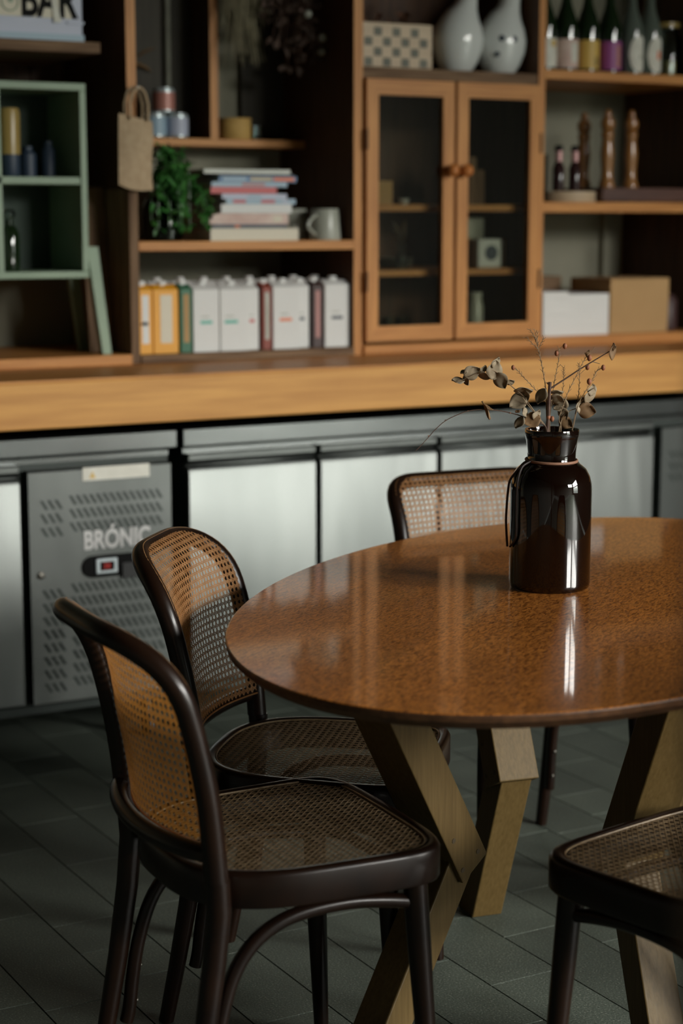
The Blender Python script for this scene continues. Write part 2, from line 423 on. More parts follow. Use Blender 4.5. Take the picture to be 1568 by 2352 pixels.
for i in range(nwin + 1):
    yy = WIN_Y0 + (WIN_Y1 - WIN_Y0) * i / nwin
    hw = .05 if 0 < i < nwin else .04
    mb.box(RX1 + .03, RX1 + .10, yy - hw if i else yy, yy + hw if i < nwin else yy, WIN_Z0, WIN_Z1)
mb.box(RX1 + .03, RX1 + .10, WIN_Y0, WIN_Y1, WIN_Z0, WIN_Z0 + .06).box(RX1 + .03, RX1 + .10, WIN_Y0, WIN_Y1, WIN_Z1 - .06, WIN_Z1)
wf = struct('window_1', mb, 'dark_z', smooth=False)

mb = MB()
for i in range(8):
    yy = CLE_Y0 + (CLE_Y1 - CLE_Y0) * i / 7; mb.box(RX1 + .03, RX1 + .10, yy - (.03 if i else 0), yy + (.03 if i < 7 else 0), CLE_Z0, CLE_Z1)
mb.box(RX1 + .03, RX1 + .10, CLE_Y0, CLE_Y1, CLE_Z0, CLE_Z0 + .05).box(RX1 + .03, RX1 + .10, CLE_Y0, CLE_Y1, CLE_Z1 - .05, CLE_Z1)
struct('window_2', mb, 'dark_z', smooth=False)

# ------------------------------------------------------------------ bar counter
YF = 4.78          # front plane of the shelving
ct = thing('bar_counter', 'long thick timber counter running under the shelving above the steel fridges', 'counter', (2.6, 4.83, .887))
def at_(o, mb):     # mesh in world coordinates under a thing at o.location
    v = o.location
    for i, p in enumerate(mb.v): mb.v[i] = (p[0] - v.x, p[1] - v.y, p[2] - v.z)
    return mb
def part(name, mb, mat, o, **k): return obj(name, at_(o, mb), mat, o, **k)
part('fascia_board', MB().box(-.6, 6.79, 4.41, 4.45, .887, 1.006), 'counter_x', ct, bevel=.004)
part('countertop', MB().box(-.6, 6.79, 4.412, 5.249, 1.006, 1.012), 'shelf_x', ct)
mb = MB()
for xx in (-.55, 6.70): mb.box(xx, xx + .05, 4.95, 5.249, 0, 1.006)
mb.box(-.6, 6.79, 4.50, 5.249, .885, 1.006)
part('support_frame', mb, 'black', ct, smooth=False)

# ------------------------------------------------------------------ shelving bays
def upright(name, x0, x1, z0, z1, o, y0=None):
    y0 = YF if y0 is None else y0
    mb = MB().box(x0, x1, y0, 5.249, z0, z1); mb.m = [1, 1, 0, 1, 1, 1]  # all but the front edge coloured dark, painting in the shade inside the bays
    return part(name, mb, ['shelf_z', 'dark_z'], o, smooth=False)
def unit(name, label, loc): return thing(name, label, 'shelf unit', loc)
u1 = unit('open_shelf_unit', 'dark open shelf bay at far left holding the sage green cabinet', (1.3, 5.0, 1.012))
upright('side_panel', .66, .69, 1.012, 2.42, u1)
part('base_board', MB().box(.66, 2.024, YF - .012, 5.249, 1.012, 1.040), 'shelf_x', u1, bevel=.002)
part('shelf_board', MB().box(.69, 1.955, YF + .01, 5.249, 1.862, 1.892), 'old_x', u1, bevel=.002)
part('top_board', MB().box(.66, 2.024, YF, 5.249, 2.40, 2.43), 'dark_x', u1)
mb = MB()
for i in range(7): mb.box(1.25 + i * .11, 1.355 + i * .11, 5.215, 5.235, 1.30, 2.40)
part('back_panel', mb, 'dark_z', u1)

u2 = unit('open_shelf_unit', 'open timber shelf bay with magazines, mugs and a row of cartons', (2.4, 5.0, 1.012))
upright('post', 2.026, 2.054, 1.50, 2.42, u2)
part('post_foot', MB().box(2.026, 2.054, YF - .001, 5.249, 1.012, 1.50), 'old_z', u2, bevel=.003)
part('base_board', MB().box(2.054, 2.748, YF - .006, 5.249, 1.012, 1.036), 'old_x', u2, bevel=.002)
part('shelf_board', MB().box(2.054, 2.748, YF, 5.249, 1.327, 1.354), 'shelf_x', u2, bevel=.002)
part('recessed_shelf_board', MB().box(2.054, 2.748, 5.085, 5.249, 1.632, 1.655), 'shelf_x', u2, bevel=.002)
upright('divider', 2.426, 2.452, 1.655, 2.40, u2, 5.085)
part('top_board', MB().box(2.054, 2.748, YF, 5.249, 2.40, 2.43), 'shelf_x', u2)
part('back_panel', MB().box(2.054, 2.452, 5.225, 5.245, 1.655, 2.40).box(2.60, 2.748, 5.225, 5.245, 1.655, 2.40), 'black_wood', u2)  # near-black sheets over the wall, painting in the shade at the bay's back

cb = thing('glazed_cabinet', 'timber cabinet with two glass doors and round wooden knobs', 'cabinet', (3.09, 5.0, 1.012))
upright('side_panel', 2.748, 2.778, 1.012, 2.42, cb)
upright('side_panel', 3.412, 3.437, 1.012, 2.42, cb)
part('top_board', MB().box(2.778, 3.412, YF + .004, 5.249, 1.828, 1.862), 'old_x', cb, bevel=.003)
part('base_board', MB().box(2.778, 3.437, YF - .012, 5.249, 1.012, 1.040), 'shelf_x', cb, bevel=.003)
part('crown_board', MB().box(2.778, 3.412, YF, 5.249, 2.40, 2.43), 'shelf_x', cb)
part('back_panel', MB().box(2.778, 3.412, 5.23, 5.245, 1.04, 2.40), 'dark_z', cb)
for z0, z1 in ((1.243, 1.262), (1.440, 1.460)):
    part('inner_shelf', MB().box(2.778, 3.412, YF + .05, 5.23, z0, z1), 'shelf_x', cb)
def door(x0, x1, knobx):
    z0, z1 = 1.050, 1.826; w = .040; hw = .046
    y0, y1 = YF - .018, YF + .004
    d = thing('door', '', '', (x0, y0, z0)); del d['label']; del d['category']
    d.parent = cb; d.location = (x0 - cb.location.x, y0 - cb.location.y, z0 - cb.location.z)
    W_, H_ = x1 - x0, z1 - z0
    # mitred frame
    for nm, pts, mt in (('stile', [(0, 0), (w, hw), (w, H_ - hw), (0, H_)], 'shelf_z'), ('stile', [(W_, 0), (W_ - w, hw), (W_ - w, H_ - hw), (W_, H_)], 'shelf_z'),
                        ('rail', [(0, 0), (W_, 0), (W_ - w, hw), (w, hw)], 'shelf_x'), ('rail', [(0, H_), (W_, H_), (W_ - w, H_ - hw), (w, H_ - hw)], 'shelf_x')):
        obj(nm, MB().prism(pts, 'y', 0, .022), mt, d, smooth=False)
    obj('glass_pane', MB().box(w - .004, W_ - w + .004, .010, .013, hw - .004, H_ - hw + .004), 'pane', d, smooth=False)
    k = MB().lathe([(1e-6, 0), (.009, .001), (.009, .009), (.015, .013), (.0195, .022), (.0195, .030), (.015, .039), (.008, .044), (1e-6, .0455)], 20)
    k.xf(Matrix.Rotation(math.radians(90), 4, 'X'))
    obj('knob', k, 'knob', d, loc=(knobx - x0, 0, 1.562 - z0))
    for hz in (.18, .60):
        hx = .0 if knobx > (x0 + x1) / 2 else W_
        obj('hinge', MB().tube([(hx, -.002, hz - .03), (hx, -.002, hz + .03)], .004, 10), 'old_z', d)
    return d
door(2.782, 3.090, 3.070)
door(3.101, 3.411, 3.120)

u3 = unit('open_shelf_unit', 'open timber shelf bay on the right with wine bottles and pepper mills', (3.8, 5.0, 1.012))
part('shelf_board', MB().box(3.437, 4.12, YF, 5.249, 1.849, 1.878), 'shelf_x', u3, bevel=.002)
part('shelf_board', MB().box(3.437, 4.12, YF, 5.249, 1.437, 1.469), 'shelf_x', u3, bevel=.002)
part('base_board', MB().box(3.437, 4.15, YF - .008, 5.249, 1.012, 1.044), 'shelf_x', u3, bevel=.002)
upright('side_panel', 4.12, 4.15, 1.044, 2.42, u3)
part('top_board', MB().box(3.437, 4.12, YF, 5.249, 2.40, 2.43), 'shelf_x', u3)
part('back_batten', MB().box(4.02, 4.055, 5.225, 5.249, 1.044, 1.437), 'wall', u3)

# ------------------------------------------------------------------ steel fridges
def fridge(x0, x1, name, label, doors, vents):
    f = thing(name, label, 'fridge', ((x0 + x1) / 2, 4.80, .10))
    part('carcass', MB().box(x0 + .012, x1 - .012, 4.50, 5.15, .135, .805), 'gasket', f, smooth=False)
    part('worktop', MB().prism([(4.462, .812), (4.462, .856), (4.466, .860), (5.17, .860), (5.17, .805), (4.475, .805)], 'x', x0, x1), 'steel_plain', f, smooth=False, bevel=.002)
    part('base_rail', MB().box(x0 + .01, x1 - .01, 4.51, 5.14, .115, .135), 'gasket', f, smooth=False)
    part('top_rail', MB().box(x0 + .012, x1 - .012, 4.495, 4.52, .788, .805), 'steel_plain', f, smooth=False)
    for d0, d1 in doors:
        pr = [(4.500, .790), (4.472, .790), (4.468, .786), (4.468, .768), (4.474, .764), (4.486, .760), (4.486, .752), (4.470, .747), (4.466, .738), (4.466, .156), (4.472, .149), (4.500, .149)]
        d = part('door', MB().prism(pr, 'x', d0, d1), 'steel', f, smooth=True, bevel=.004, angle=30)
        obj('door_gasket', MB().box(d0 - f.location.x + .006, d1 - f.location.x - .006, 4.5005 - 4.80, 4.51 - 4.80, .05, .67), 'rubber', d, smooth=False)
    for xx in (x0 + .06, x1 - .06):
        for yy in (4.56, 5.08):
            c = part('castor', MB().lathe([(.016, 0), (.016, .045), (.026, .046), (.026, .052), (1e-6, .052)], 14, (xx, yy, .063)), 'steel_plain', f)
            wmb = MB().lathe([(1e-6, -.011), (.026, -.011), (.030, -.007), (.030, .007), (.026, .011), (1e-6, .011)], 20)
            wmb.xf(Matrix.Rotation(math.radians(90), 4, 'Y'))
            obj('wheel', wmb, 'rubber', c, loc=(xx - f.location.x, yy - .012 - f.location.y, .0305 - f.location.z))
    return f
def slots(mb, xs, z0, n, dz, w=.0085, h=.025, lean=.015):
    for r in range(n):
        zc = z0 - r * dz
        for xx in xs:
            mb.prism([(xx - lean / 2 - w / 2, zc + h / 2), (xx - lean / 2 + w / 2, zc + h / 2), (xx + lean / 2 + w / 2, zc - h / 2), (xx + lean / 2 - w / 2, zc - h / 2)], 'y', 4.4645, 4.4665)
    return mb
def vent_panel(f, x0, x1, logo):
    w = x1 - x0; mb = MB()
    mb.prism([(4.50, .772), (4.470, .772), (4.466, .768), (4.466, .152), (4.470, .148), (4.50, .148)], 'x', x0, x1)
    mb.mat = 1
    a = [x0 + .042 + i * .020 for i in range(3)]
    b = [x0 + .122 + i * .0188 for i in range(14)]
    slots(mb, a, .682, 3, .036); slots(mb, b, .690, 3, .036)
    slots(mb, a, .445, 8, .036); slots(mb, b, .455, 8, .036)
    p = part('vent_panel', mb, ['steel', 'gasket'], f, angle=30)
    fx, fy, fz = f.location
    if logo:
        text('brand_lettering', 'BR\u00d3NIC', .068, 'emblem', (1.746 - fx, 4.4652 - fy, .556 - fz), (math.radians(90), 0, 0), .0012, p, bold=.0022, sx=.755)
        mb = MB(); pts = []
        X0, X1, Z0, Z1 = 1.740, 1.905, .478, .536
        r = (Z1 - Z0) / 2
        for k in range(13): t = PI / 2 + PI * k / 12; pts.append((X0 + r + r * math.cos(t), Z0 + r + r * math.sin(t)))
        for k in range(13): t = -PI / 2 + PI * k / 12; pts.append((X1 - r + r * math.cos(t), Z0 + r + r * math.sin(t)))
        mb.prism(pts, 'y', 4.460, 4.467)
        for i, q in enumerate(mb.v): mb.v[i] = (q[0] - fx, q[1] - fy, q[2] - fz)
        obj('control_plate', mb, 'black', p, smooth=False)
        obj('display', MB().box(1.777 - fx, 1.838 - fx, 4.455 - fy, 4.461 - fy, .488 - fz, .528 - fz), 'tin', p, smooth=False, bevel=.002)
        obj('display_screen', MB().box(1.788 - fx, 1.828 - fx, 4.4535 - fy, 4.456 - fy, .496 - fz, .520 - fz), 'black', p, smooth=False)
        text('display_digits', '38', .022, 'led', (1.795 - fx, 4.4532 - fy, .501 - fz), (math.radians(90), 0, 0), .0003, p)
        obj('switch', MB().box(1.850 - fx, 1.905 - fx, 4.454 - fy, 4.461 - fy, .470 - fz, .512 - fz), 'rubber', p, smooth=False, bevel=.002)
        st = obj('warning_sticker', MB().box(1.748 - fx, 1.938 - fx, 4.4645 - fy, 4.4665 - fy, .738 - fz, .773 - fz), 'label', p, smooth=False)
        obj('warning_triangle', MB().prism([(1.766 - fx, .744 - fz), (1.784 - fx, .744 - fz), (1.775 - fx, .762 - fz)], 'y', 4.4638 - fy, 4.465 - fy), 'gold', st, smooth=False)
        lk = MB().lathe([(1e-6, 0), (.010, 0), (.010, .004), (.007, .006), (1e-6, .006)], 16); lk.xf(Matrix.Rotation(math.radians(90), 4, 'X'))
        obj('lock', lk, 'screw', p, loc=(1.626 - fx, 4.466 - fy, .497 - fz))
    return p
f1 = fridge(.45, 2.018, 'undercounter_fridge', 'stainless fridge on the left with slotted vent panel, lettering and red digit display', [(.50, 1.01), (1.02, 1.578)], None)
vent_panel(f1, 1.598, 2.000, True)
f2 = fridge(2.037, 4.20, 'undercounter_fridge', 'long stainless fridge with bright plain doors behind the table', [(2.052, 2.448), (2.460, 2.850), (2.862, 3.252), (3.264, 3.652)], None)
vent_panel(f2, 3.682, 4.16, False)

# ------------------------------------------------------------------ magazines and books
def book(i, x0, x1, z0, z1, cov, pages, label, rz=0., y0=4.80, dep=.26, cat='book', spots=()):
    cx = (x0 + x1) / 2; w = x1 - x0; h = z1 - z0 - .0006; t = min(.0016, h * .2)
    b = thing('magazine' if h < .017 else 'book', label, cat, (cx, y0 + .0, z0), math.radians(rz), 'magazines and books stacked on the open shelf')
    mb = MB().box(-w / 2, w / 2, 0, dep, 0, t).box(-w / 2, w / 2, 0, dep, h - t, h).box(-w / 2, w / 2, 0, .0015, t, h - t)
    obj('cover', mb, cov, b, smooth=False)
    obj('pages', MB().box(-w / 2 + .002, w / 2 - .002, .0016, dep - .002, t, h - t), pages, b, smooth=False)
    for (u0, u1, mt) in spots:
        obj('spine_print', MB().box(-w / 2 + u0 * w, -w / 2 + u1 * w, -.0006, .0, h * .2, h * .8), mt, b, smooth=False)
rows = [(2.286, 2.571, 1.354, 1.390, 'cream', 'thick cream book at the very bottom of the stack', 0, ()),
        (2.292, 2.535, 1.390, 1.401, 'navy', 'thin dark navy magazine just above the bottom cream book', 1, ((.3, .36, 'orange'),)),
        (2.287, 2.539, 1.401, 1.433, 'label_pink', 'thick pale pink book with a cream spot, third from the bottom', -1, ((.80, .92, 'cream'),)),
        (2.320, 2.550, 1.433, 1.459, 'white_card', 'plain white book in the middle of the stack', 1, ()),
        (2.336, 2.564, 1.459, 1.474, 'ltblue', 'pale blue magazine with red print just above the white book', 2, ((.1, .28, 'red'), (.5, .7, 'red'), (.8, .9, 'lilac'))),
        (2.325, 2.535, 1.474, 1.489, 'lilac', 'lilac grey magazine under the red one', 0, ((.4, .6, 'ltblue'),)),
        (2.288, 2.500, 1.489, 1.508, 'red', 'red book in the upper half of the stack', 0, ()),
        (2.291, 2.536, 1.508, 1.522, 'ltblue', 'light blue magazine with a pink patch, resting on the red book', 1, ((.4, .7, 'pink'),)),
        (2.316, 2.567, 1.522, 1.539, 'blue', 'blue magazine with yellow and orange print near the top', -1, ((.05, .35, 'ltblue'), (.4, .68, 'ochre'), (.70, .97, 'orange'))),
        (2.316, 2.556, 1.539, 1.545, 'navy', 'very thin dark blue magazine second from the top', 1, ()),
        (2.268, 2.546, 1.545, 1.558, 'mug', 'grey magazine on the very top of the stack', 0, ())]
for i, (x0, x1, z0, z1, cv, lb, rz, sp) in enumerate(rows):
    book(i, x0, x1, z0, z1, cv, 'paper', lb, rz * .6, spots=sp, y0=4.80 + .002 * (i % 3))

# ------------------------------------------------------------------ mugs
def mug(loc, rz, label):
    m = thing('mug', label, 'mug', loc, rz, 'grey stoneware mugs')
    obj('body', MB().lathe([(1e-6, 0), (.046, 0), (.047, .004), (.0405, .090), (.0395, .092), (.038, .090), (.044, .008), (1e-6, .008)], 28), 'mug', m)
    P = [(-.040 - .034 * math.sin(PI * t / 10) - .004 * (1 - t / 10), 0, .016 + .058 * t / 10) for t in range(11)]
    obj('handle', MB().tube(P, .0055, 8), 'mug', m)
mug((2.688, 4.850, 1.3542), math.radians(20), 'tapered grey mug beside the right end of the magazine stack')
mug((2.640, 4.962, 1.3542), math.radians(15), 'second grey mug standing behind the front one')

# ------------------------------------------------------------------ glass jar with trailing plant
jr = thing('plant_jar', 'glass jar of water with a trailing green plant, left of the magazines', 'potted plant', (2.165, 4.862, 1.3542))
obj('jar', MB().lathe([(1e-6, 0), (.052, 0), (.058, .006), (.060, .090), (.052, .112), (.046, .120), (.048, .128), (.046, .128), (.044, .120), (.050, .110), (.057, .088), (.055, .008), (1e-6, .006)], 28), 'glass_green', jr)
vines = MB(); lv = MB()
def leaf_on(mb, p, d, L, wd, fold=.15, roll=0.):
    d = Vector(d).normalized(); s = d.cross(Vector((0, 0, 1)));
    if s.length < .1: s = Vector((1, 0, 0))
    s.normalize(); s = (Matrix.Rotation(roll, 3, d) @ s); up = s.cross(d)
    p = Vector(p); vs = []; n = 6
    for i in range(n + 1):
        t = i / n; w = wd * (math.sin(PI * min(1, t * .94 + .06)) ** .75); q = p + d * (L * t) - up * (L * .25 * t * t)
        vs += [q + s * w + up * (w * fold), q, q - s * w + up * (w * fold)]
    fs = []
    for i in range(n):
        fs += [(3 * i, 3 * i + 1, 3 * i + 4, 3 * i + 3), (3 * i + 1, 3 * i + 2, 3 * i + 5, 3 * i + 4)]
    mb.add(vs, fs)
random.seed(3)
for i in range(27):
    a = random.uniform(0, 2 * PI); up_ = random.random()
    x, y, z = .03 * math.cos(a), .03 * math.sin(a), .12
    if i < 22:
        dx = random.uniform(-.035, .055); dy = random.uniform(-.10, -.01); top = random.uniform(.16, .27)
        P = [(x, y, z), (x + dx * .3, y + dy * .3, top * .9), (x + dx * .7, y + dy * .7, top), (x + dx, y + dy, top - .05), (x + dx * 1.1, y + dy * 1.05, max(.01, top - random.uniform(.12, .30)))]
    else:
        dx = random.uniform(.04, .10); P = [(x, y, z), (x + dx * .4, y - .03, .17), (x + dx * .8, y - .06, .15), (x + dx, y - .075, .10), (x + dx * 1.1, y - .08, random.uniform(.02, .08))]
    Q = []
    for j in range(len(P) - 1):
        for k in range(4): Q.append(Vector(P[j]).lerp(Vector(P[j + 1]), k / 4))
    vines.tube(Q, .0012, 5)
    for j, q in enumerate(Q[2:]):
        for sd in (0, 1):
            if q.z < .10 and math.hypot(q.x, q.y) < .07: continue
            leaf_on(lv, q, (random.uniform(-1, 1), random.uniform(-1, .4), random.uniform(-.9, .5)), random.uniform(.015, .034), random.uniform(.0045, .008), .2, random.uniform(-1, 1))
obj('stems', vines, 'leaf_green', jr); obj('foliage', lv, 'leaf_green', jr)
obj('water', MB().lathe([(1e-6, .007), (.054, .009), (.056, .060), (1e-6, .060)], 24), 'glass_green', jr)

# ------------------------------------------------------------------ cartons
def carton(x0, x1, h, cols, label, band=None, y=None, dep=.070, side=None, tilt=0.):
    w = x1 - x0 - .002
    y = YF + .022 if y is None else y
    c = thing('drink_carton', label, 'carton', ((x0 + x1) / 2, y + dep / 2, 1.0362), math.radians(tilt), 'drink cartons in the row on the lowest shelf')
    body = MB()
    x_ = w / 2; yy = dep / 2; hb = h * .93
    body.prism([(-yy, 0), (yy, 0), (yy, hb), (yy * .25, h), (-yy * .25, h), (-yy, hb)], 'x', -x_, x_)
    obj('body', body, cols[0], c, smooth=False, bevel=.0015)
    if len(cols) > 1:
        obj('printed_panel', MB().box(-x_ * .45, x_ * .5, -yy - .0008, -yy, .030, hb * .92), cols[1], c, smooth=False)
    if band:
        obj('printed_mark', MB().box(-x_ * .55 + band[1] * w, x_ * .35 + band[1] * w, -yy - .0008, -yy, h * .42, h * .42 + .009), band[0], c, smooth=False)
        obj('small_print', MB().box(-x_ * .5 + band[1] * w, x_ * .1 + band[1] * w, -yy - .0006, -yy, h * .52, h * .52 + .003), 'mug', c, smooth=False)
    if w > .03 or side:
        obj('screw_cap', MB().lathe([(.0125, 0), (.0125, .013), (.0115, .015), (1e-6, .015)], 16, (0, -yy * .05, h - .004)), 'white_card', c)
    return c
carton(2.056, 2.103, .195, ['yellow', 'white_card'], 'narrow yellow carton with a white panel at the left end of the row', ('navy', 0))
carton(2.104, 2.183, .195, ['yellow', 'cream'], 'wide yellow carton with a pale picture, second from the left end')
carton(2.188, 2.225, .196, ['green', 'kraft'], 'dark green carton beside the yellow ones', side=1)
carton(2.228, 2.312, .193, ['white_card'], 'white carton with a teal dash right of the green one', ('teal', .05))
carton(2.314, 2.410, .192, ['white_card'], 'wider white carton with a teal dash, crumpled near its top corner', ('teal', -.08))
carton(2.411, 2.448, .192, ['white_card'], 'slim white carton with a red dot left of the dark red one', ('red', -.1), y=YF + .036)
carton(2.452, 2.482, .196, ['brick', 'mug'], 'narrow dark red carton with a pale middle panel', side=1)
carton(2.486, 2.577, .196, ['white_card'], 'white carton with a bold orange dash', ('orange', .02))
carton(2.579, 2.618, .196, ['paper'], 'off-white carton with a dark dash tucked behind the orange-dash one', ('navy', -.1), y=YF + .040)
carton(2.622, 2.655, .198, ['brown', 'pink'], 'dark brown carton with a dusty pink panel', side=1, y=YF + .026)
carton(2.660, 2.746, .200, ['white_card'], 'white carton with a navy dash at the right end of the row', ('navy', .05))
for k, (xa, xb) in enumerate(((2.07, 2.14), (2.145, 2.215), (2.22, 2.29), (2.295, 2.365), (2.37, 2.44), (2.445, 2.515), (2.52, 2.59), (2.595, 2.665), (2.67, 2.74))):
    c = carton(xa, xb, .200, ['white_card'], ['leftmost', 'second', 'third', 'fourth', 'middle', 'sixth', 'seventh', 'eighth', 'rightmost'][k] + ' white carton of the hidden back row, only its cap showing above the front cartons', y=YF + .135)
    c['group'] = 'white drink cartons of the second row'

# ------------------------------------------------------------------ recessed shelf: cans, basket, glass
def can(x, y, z, col, label):
    c = thing('tin_can', label, 'can', (x, y, z), 0, 'small printed cans stacked in a pyramid')
    obj('body', MB().lathe([(1e-6, 0), (.028, 0), (.0335, .004), (.0335, .066), (.029, .071), (.029, .073), (1e-6, .072)], 24), 'tin', c)
    obj('paper_wrap', MB().lathe([(.034, .008), (.034, .060)], 24), col, c)
can(2.262, 5.125, 1.6552, 'ltblue', 'lower left can with a pale blue wrap, half behind the linen bag')
can(2.333, 5.125, 1.6552, 'lilac', 'lower right can with a lilac wrap')
can(2.290, 5.125, 1.7287, 'copper', 'copper red can on top of the two others')
bk = thing('round_basket', 'small round straw basket right of the timber divider', 'basket', (2.533, 5.145, 1.6552))
obj('bowl', MB().lathe([(1e-6, 0), (.050, 0), (.053, .004), (.052, .060), (.049, .060), (.049, .006), (1e-6, .006)], 28), 'basket', bk)
obj('rim', MB().tube([(.052 * math.cos(t * PI / 16), .052 * math.sin(t * PI / 16), .062) for t in range(33)], .003, 6), 'basket', bk)
gl = obj('small_glass', MB().lathe([(1e-6, 0), (.019, 0), (.021, .045), (.019, .045), (.017, .004), (1e-6, .004)], 20), 'glass', loc=(2.608, 5.135, 1.6552))
tag(gl, 'small clear glass beside the straw basket', 'glass')

# ------------------------------------------------------------------ linen bag on the post
bg_ = thing('linen_bag', 'small beige linen bag hanging by its handles from a nail on the post', 'bag', (2.037, 4.752, 1.69))
mb = MB()
n = 10; vs = []; fs = []
for k in range(n + 1):
    t = k / n
    for j in range(9):
        u = j / 8
        x = -.050 + .100 * u + .002 * math.sin(5 * t + 1); z = .012 - .020 * u - (.192 + .006 * math.sin(4 * u)) * t
        th = .010 * math.sin(PI * u) * (.4 + .6 * math.sin(PI * min(1, t * .9 + .1))) + .0015
        wv = .003 * math.sin(7 * t + 3 * u)
        vs.append((x, -th + wv, z))
for k in range(n + 1):
    t = k / n
    for j in range(9):
        u = j / 8
        x = -.050 + .100 * u + .002 * math.sin(5 * t + 1); z = .012 - .020 * u - (.192 + .006 * math.sin(4 * u)) * t
        vs.append((x, .006 * math.sin(PI * u) + .0015 + .003 * math.sin(7 * t + 3 * u), z))
o2 = (n + 1) * 9
for k in range(n):
    for j in range(8):
        a = k * 9 + j; fs += [(a, a + 1, a + 10, a + 9), (a + o2, a + 9 + o2, a + 10 + o2, a + 1 + o2)]
for k in range(n):
    fs += [(k * 9, (k + 1) * 9, (k + 1) * 9 + o2, k * 9 + o2), (k * 9 + 8, k * 9 + 8 + o2, (k + 1) * 9 + 8 + o2, (k + 1) * 9 + 8)]
for j in range(8): fs.append((n * 9 + j, n * 9 + j + 1, n * 9 + j + 1 + o2, n * 9 + j + o2))
mb.add(vs, fs); obj('pouch', mb, 'linen', bg_)
for yy, off in ((-.010, .004), (.004, -.006)):
    P = [(-.022 + off, yy, -.004)]
    for k in range(13):
        t = PI - PI * k / 12; P.append((.004 + off + .028 * math.cos(t) * (.85 if k not in (0, 12) else .95), yy, .040 + .042 * math.sin(t)))
    P.append((.030 + off, yy, -.008))
    obj('handle', MB().tube(P, .0042, 7), 'linen', bg_)
nl = MB().tube([(0, -.018, .083), (0, .028, .083)], .003, 8)
nl = obj('nail', nl, 'screw', loc=(2.040, 4.752, 1.69)); tag(nl, 'small nail in the post that carries the linen bag', 'nail')

# ------------------------------------------------------------------ sign, left bay
sg = thing('light_box_sign', 'cream and lilac bar sign standing on the upper left shelf', 'sign', (1.70, 4.83, 1.8925))
sx, sy, sz = sg.location
obj('case', MB().box(1.42 - sx, 1.920 - sx, 0, .09, 0, .235), 'lilac', sg, smooth=False, bevel=.003)
obj('face_panel', MB().box(1.43 - sx, 1.888 - sx, -.003, 0, .062, .215), 'cream', sg, smooth=False)
obj('bottom_rail', MB().box(1.42 - sx, 1.922 - sx, -.006, 0, 0, .020), 'ltblue', sg, smooth=False)
obj('corner_clip', MB().box(1.874 - sx, 1.923 - sx, -.005, 0, .048, .055), 'lilac', sg, smooth=False)
text('lettering', 'BAR', .125, 'black', (1.742 - sx, -.0042, .066), (math.radians(90), 0, 0), .001, sg, bold=.0035, sx=.70)
obj('round_emblem', MB().tube([(1.713 - sx + .023 * math.cos(t * PI / 16), -.004, .098 + .023 * math.sin(t * PI / 16)) for t in range(33)], .0016, 6), 'sage', sg)
e2 = MB().lathe([(1e-6, 0), (.008, 0), (.008, .002), (1e-6, .002)], 16); e2.xf(Matrix.Rotation(math.radians(90), 4, 'X'))
obj('round_emblem', e2, 'sage', sg, loc=(1.715 - sx, -.003, .104))
obj('tape', MB().prism([(1.828 - sx, .120), (1.843 - sx, .120), (1.857 - sx, .052), (1.836 - sx, .050)], 'y', -.0075, -.006), 'label', sg, smooth=False)

# ------------------------------------------------------------------ sage green cabinet on splayed legs
gc = thing('green_cabinet', 'small sage green open cabinet with splayed legs in the left bay', 'cabinet', (1.52, 4.93, 1.0402))
gx, gy, gz = gc.location
y0, y1 = 4.80 - gy, 5.05 - gy
X0, X1, Z0, Z1 = 1.20 - gx, 1.913 - gx, 1.255 - gz, 1.782 - gz
obj('top_panel', MB().box(X0, X1, y0, y1, Z1 - .020, Z1), 'sage', gc, smooth=False, bevel=.002)
obj('bottom_panel', MB().box(X0, X1, y0, y1, Z0, Z0 + .019), 'sage', gc, smooth=False, bevel=.002)
obj('side_panel', MB().box(X1 - .019, X1, y0, y1, Z0 + .019, Z1 - .020), 'sage', gc, smooth=False, bevel=.002)
obj('side_panel', MB().box(X0, X0 + .019, y0, y1, Z0 + .019, Z1 - .020), 'sage', gc, smooth=False, bevel=.002)
obj('divider', MB().box(1.654 - gx, 1.669 - gx, y0 + .004, y1, Z0 + .019, Z1 - .020), 'sage', gc, smooth=False)
obj('shelf_board', MB().box(X0 + .019, X1 - .019, y0 + .004, y1, 1.510 - gz, 1.530 - gz), 'sage', gc, smooth=False, bevel=.002)
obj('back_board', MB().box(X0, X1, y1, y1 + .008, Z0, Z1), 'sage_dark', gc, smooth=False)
for sgn, xa, xb in ((1, 1.895 - gx, 1.968 - gx), (-1, 1.22 - gx, 1.15 - gx)):
    for yy in (y0 + .03, y1 - .05):
        obj('leg', MB().prism([(xa + .052 * sgn, .300), (xa + .020 * sgn, .300), (xb - .012 * sgn, 0), (xb + .014 * sgn, 0)] if sgn > 0 else [(xa - .052, .300), (xa - .020, .300), (xb + .012, 0), (xb - .014, 0)], 'y', yy - .012, yy + .012), 'sage', gc, smooth=False)
bt = thing('tall_bottle', 'ochre and dark bottle in the upper compartment of the green cabinet', 'bottle', (1.716, 4.87, 1.5302))
obj('body', MB().lathe([(1e-6, 0), (.026, 0), (.028, .004), (.028, .060), (1e-6, .060)], 24), 'navy', bt)
obj('wrap', MB().lathe([(1e-6, .060), (.029, .060), (.030, .170), (.026, .184), (1e-6, .186)], 24), 'ochre', bt)
for xx, hh, rr, lb in ((1.785, .085, .024, 'short black jar beside the ochre bottle'), (1.845, .10, .020, 'taller black jar near the right side of the green cabinet')):
    t_ = obj('black_jar', MB().lathe([(1e-6, 0), (rr, 0), (rr, hh * .75), (rr * .6, hh * .85), (rr * .6, hh), (1e-6, hh)], 20), 'navy', loc=(xx, 4.92, 1.5302))
    tag(t_, lb, 'jar')
gb = thing('stoppered_bottle', 'dark glass bottle with a clear stopper in the lower compartment of the green cabinet', 'bottle', (1.704, 4.86, 1.2742))
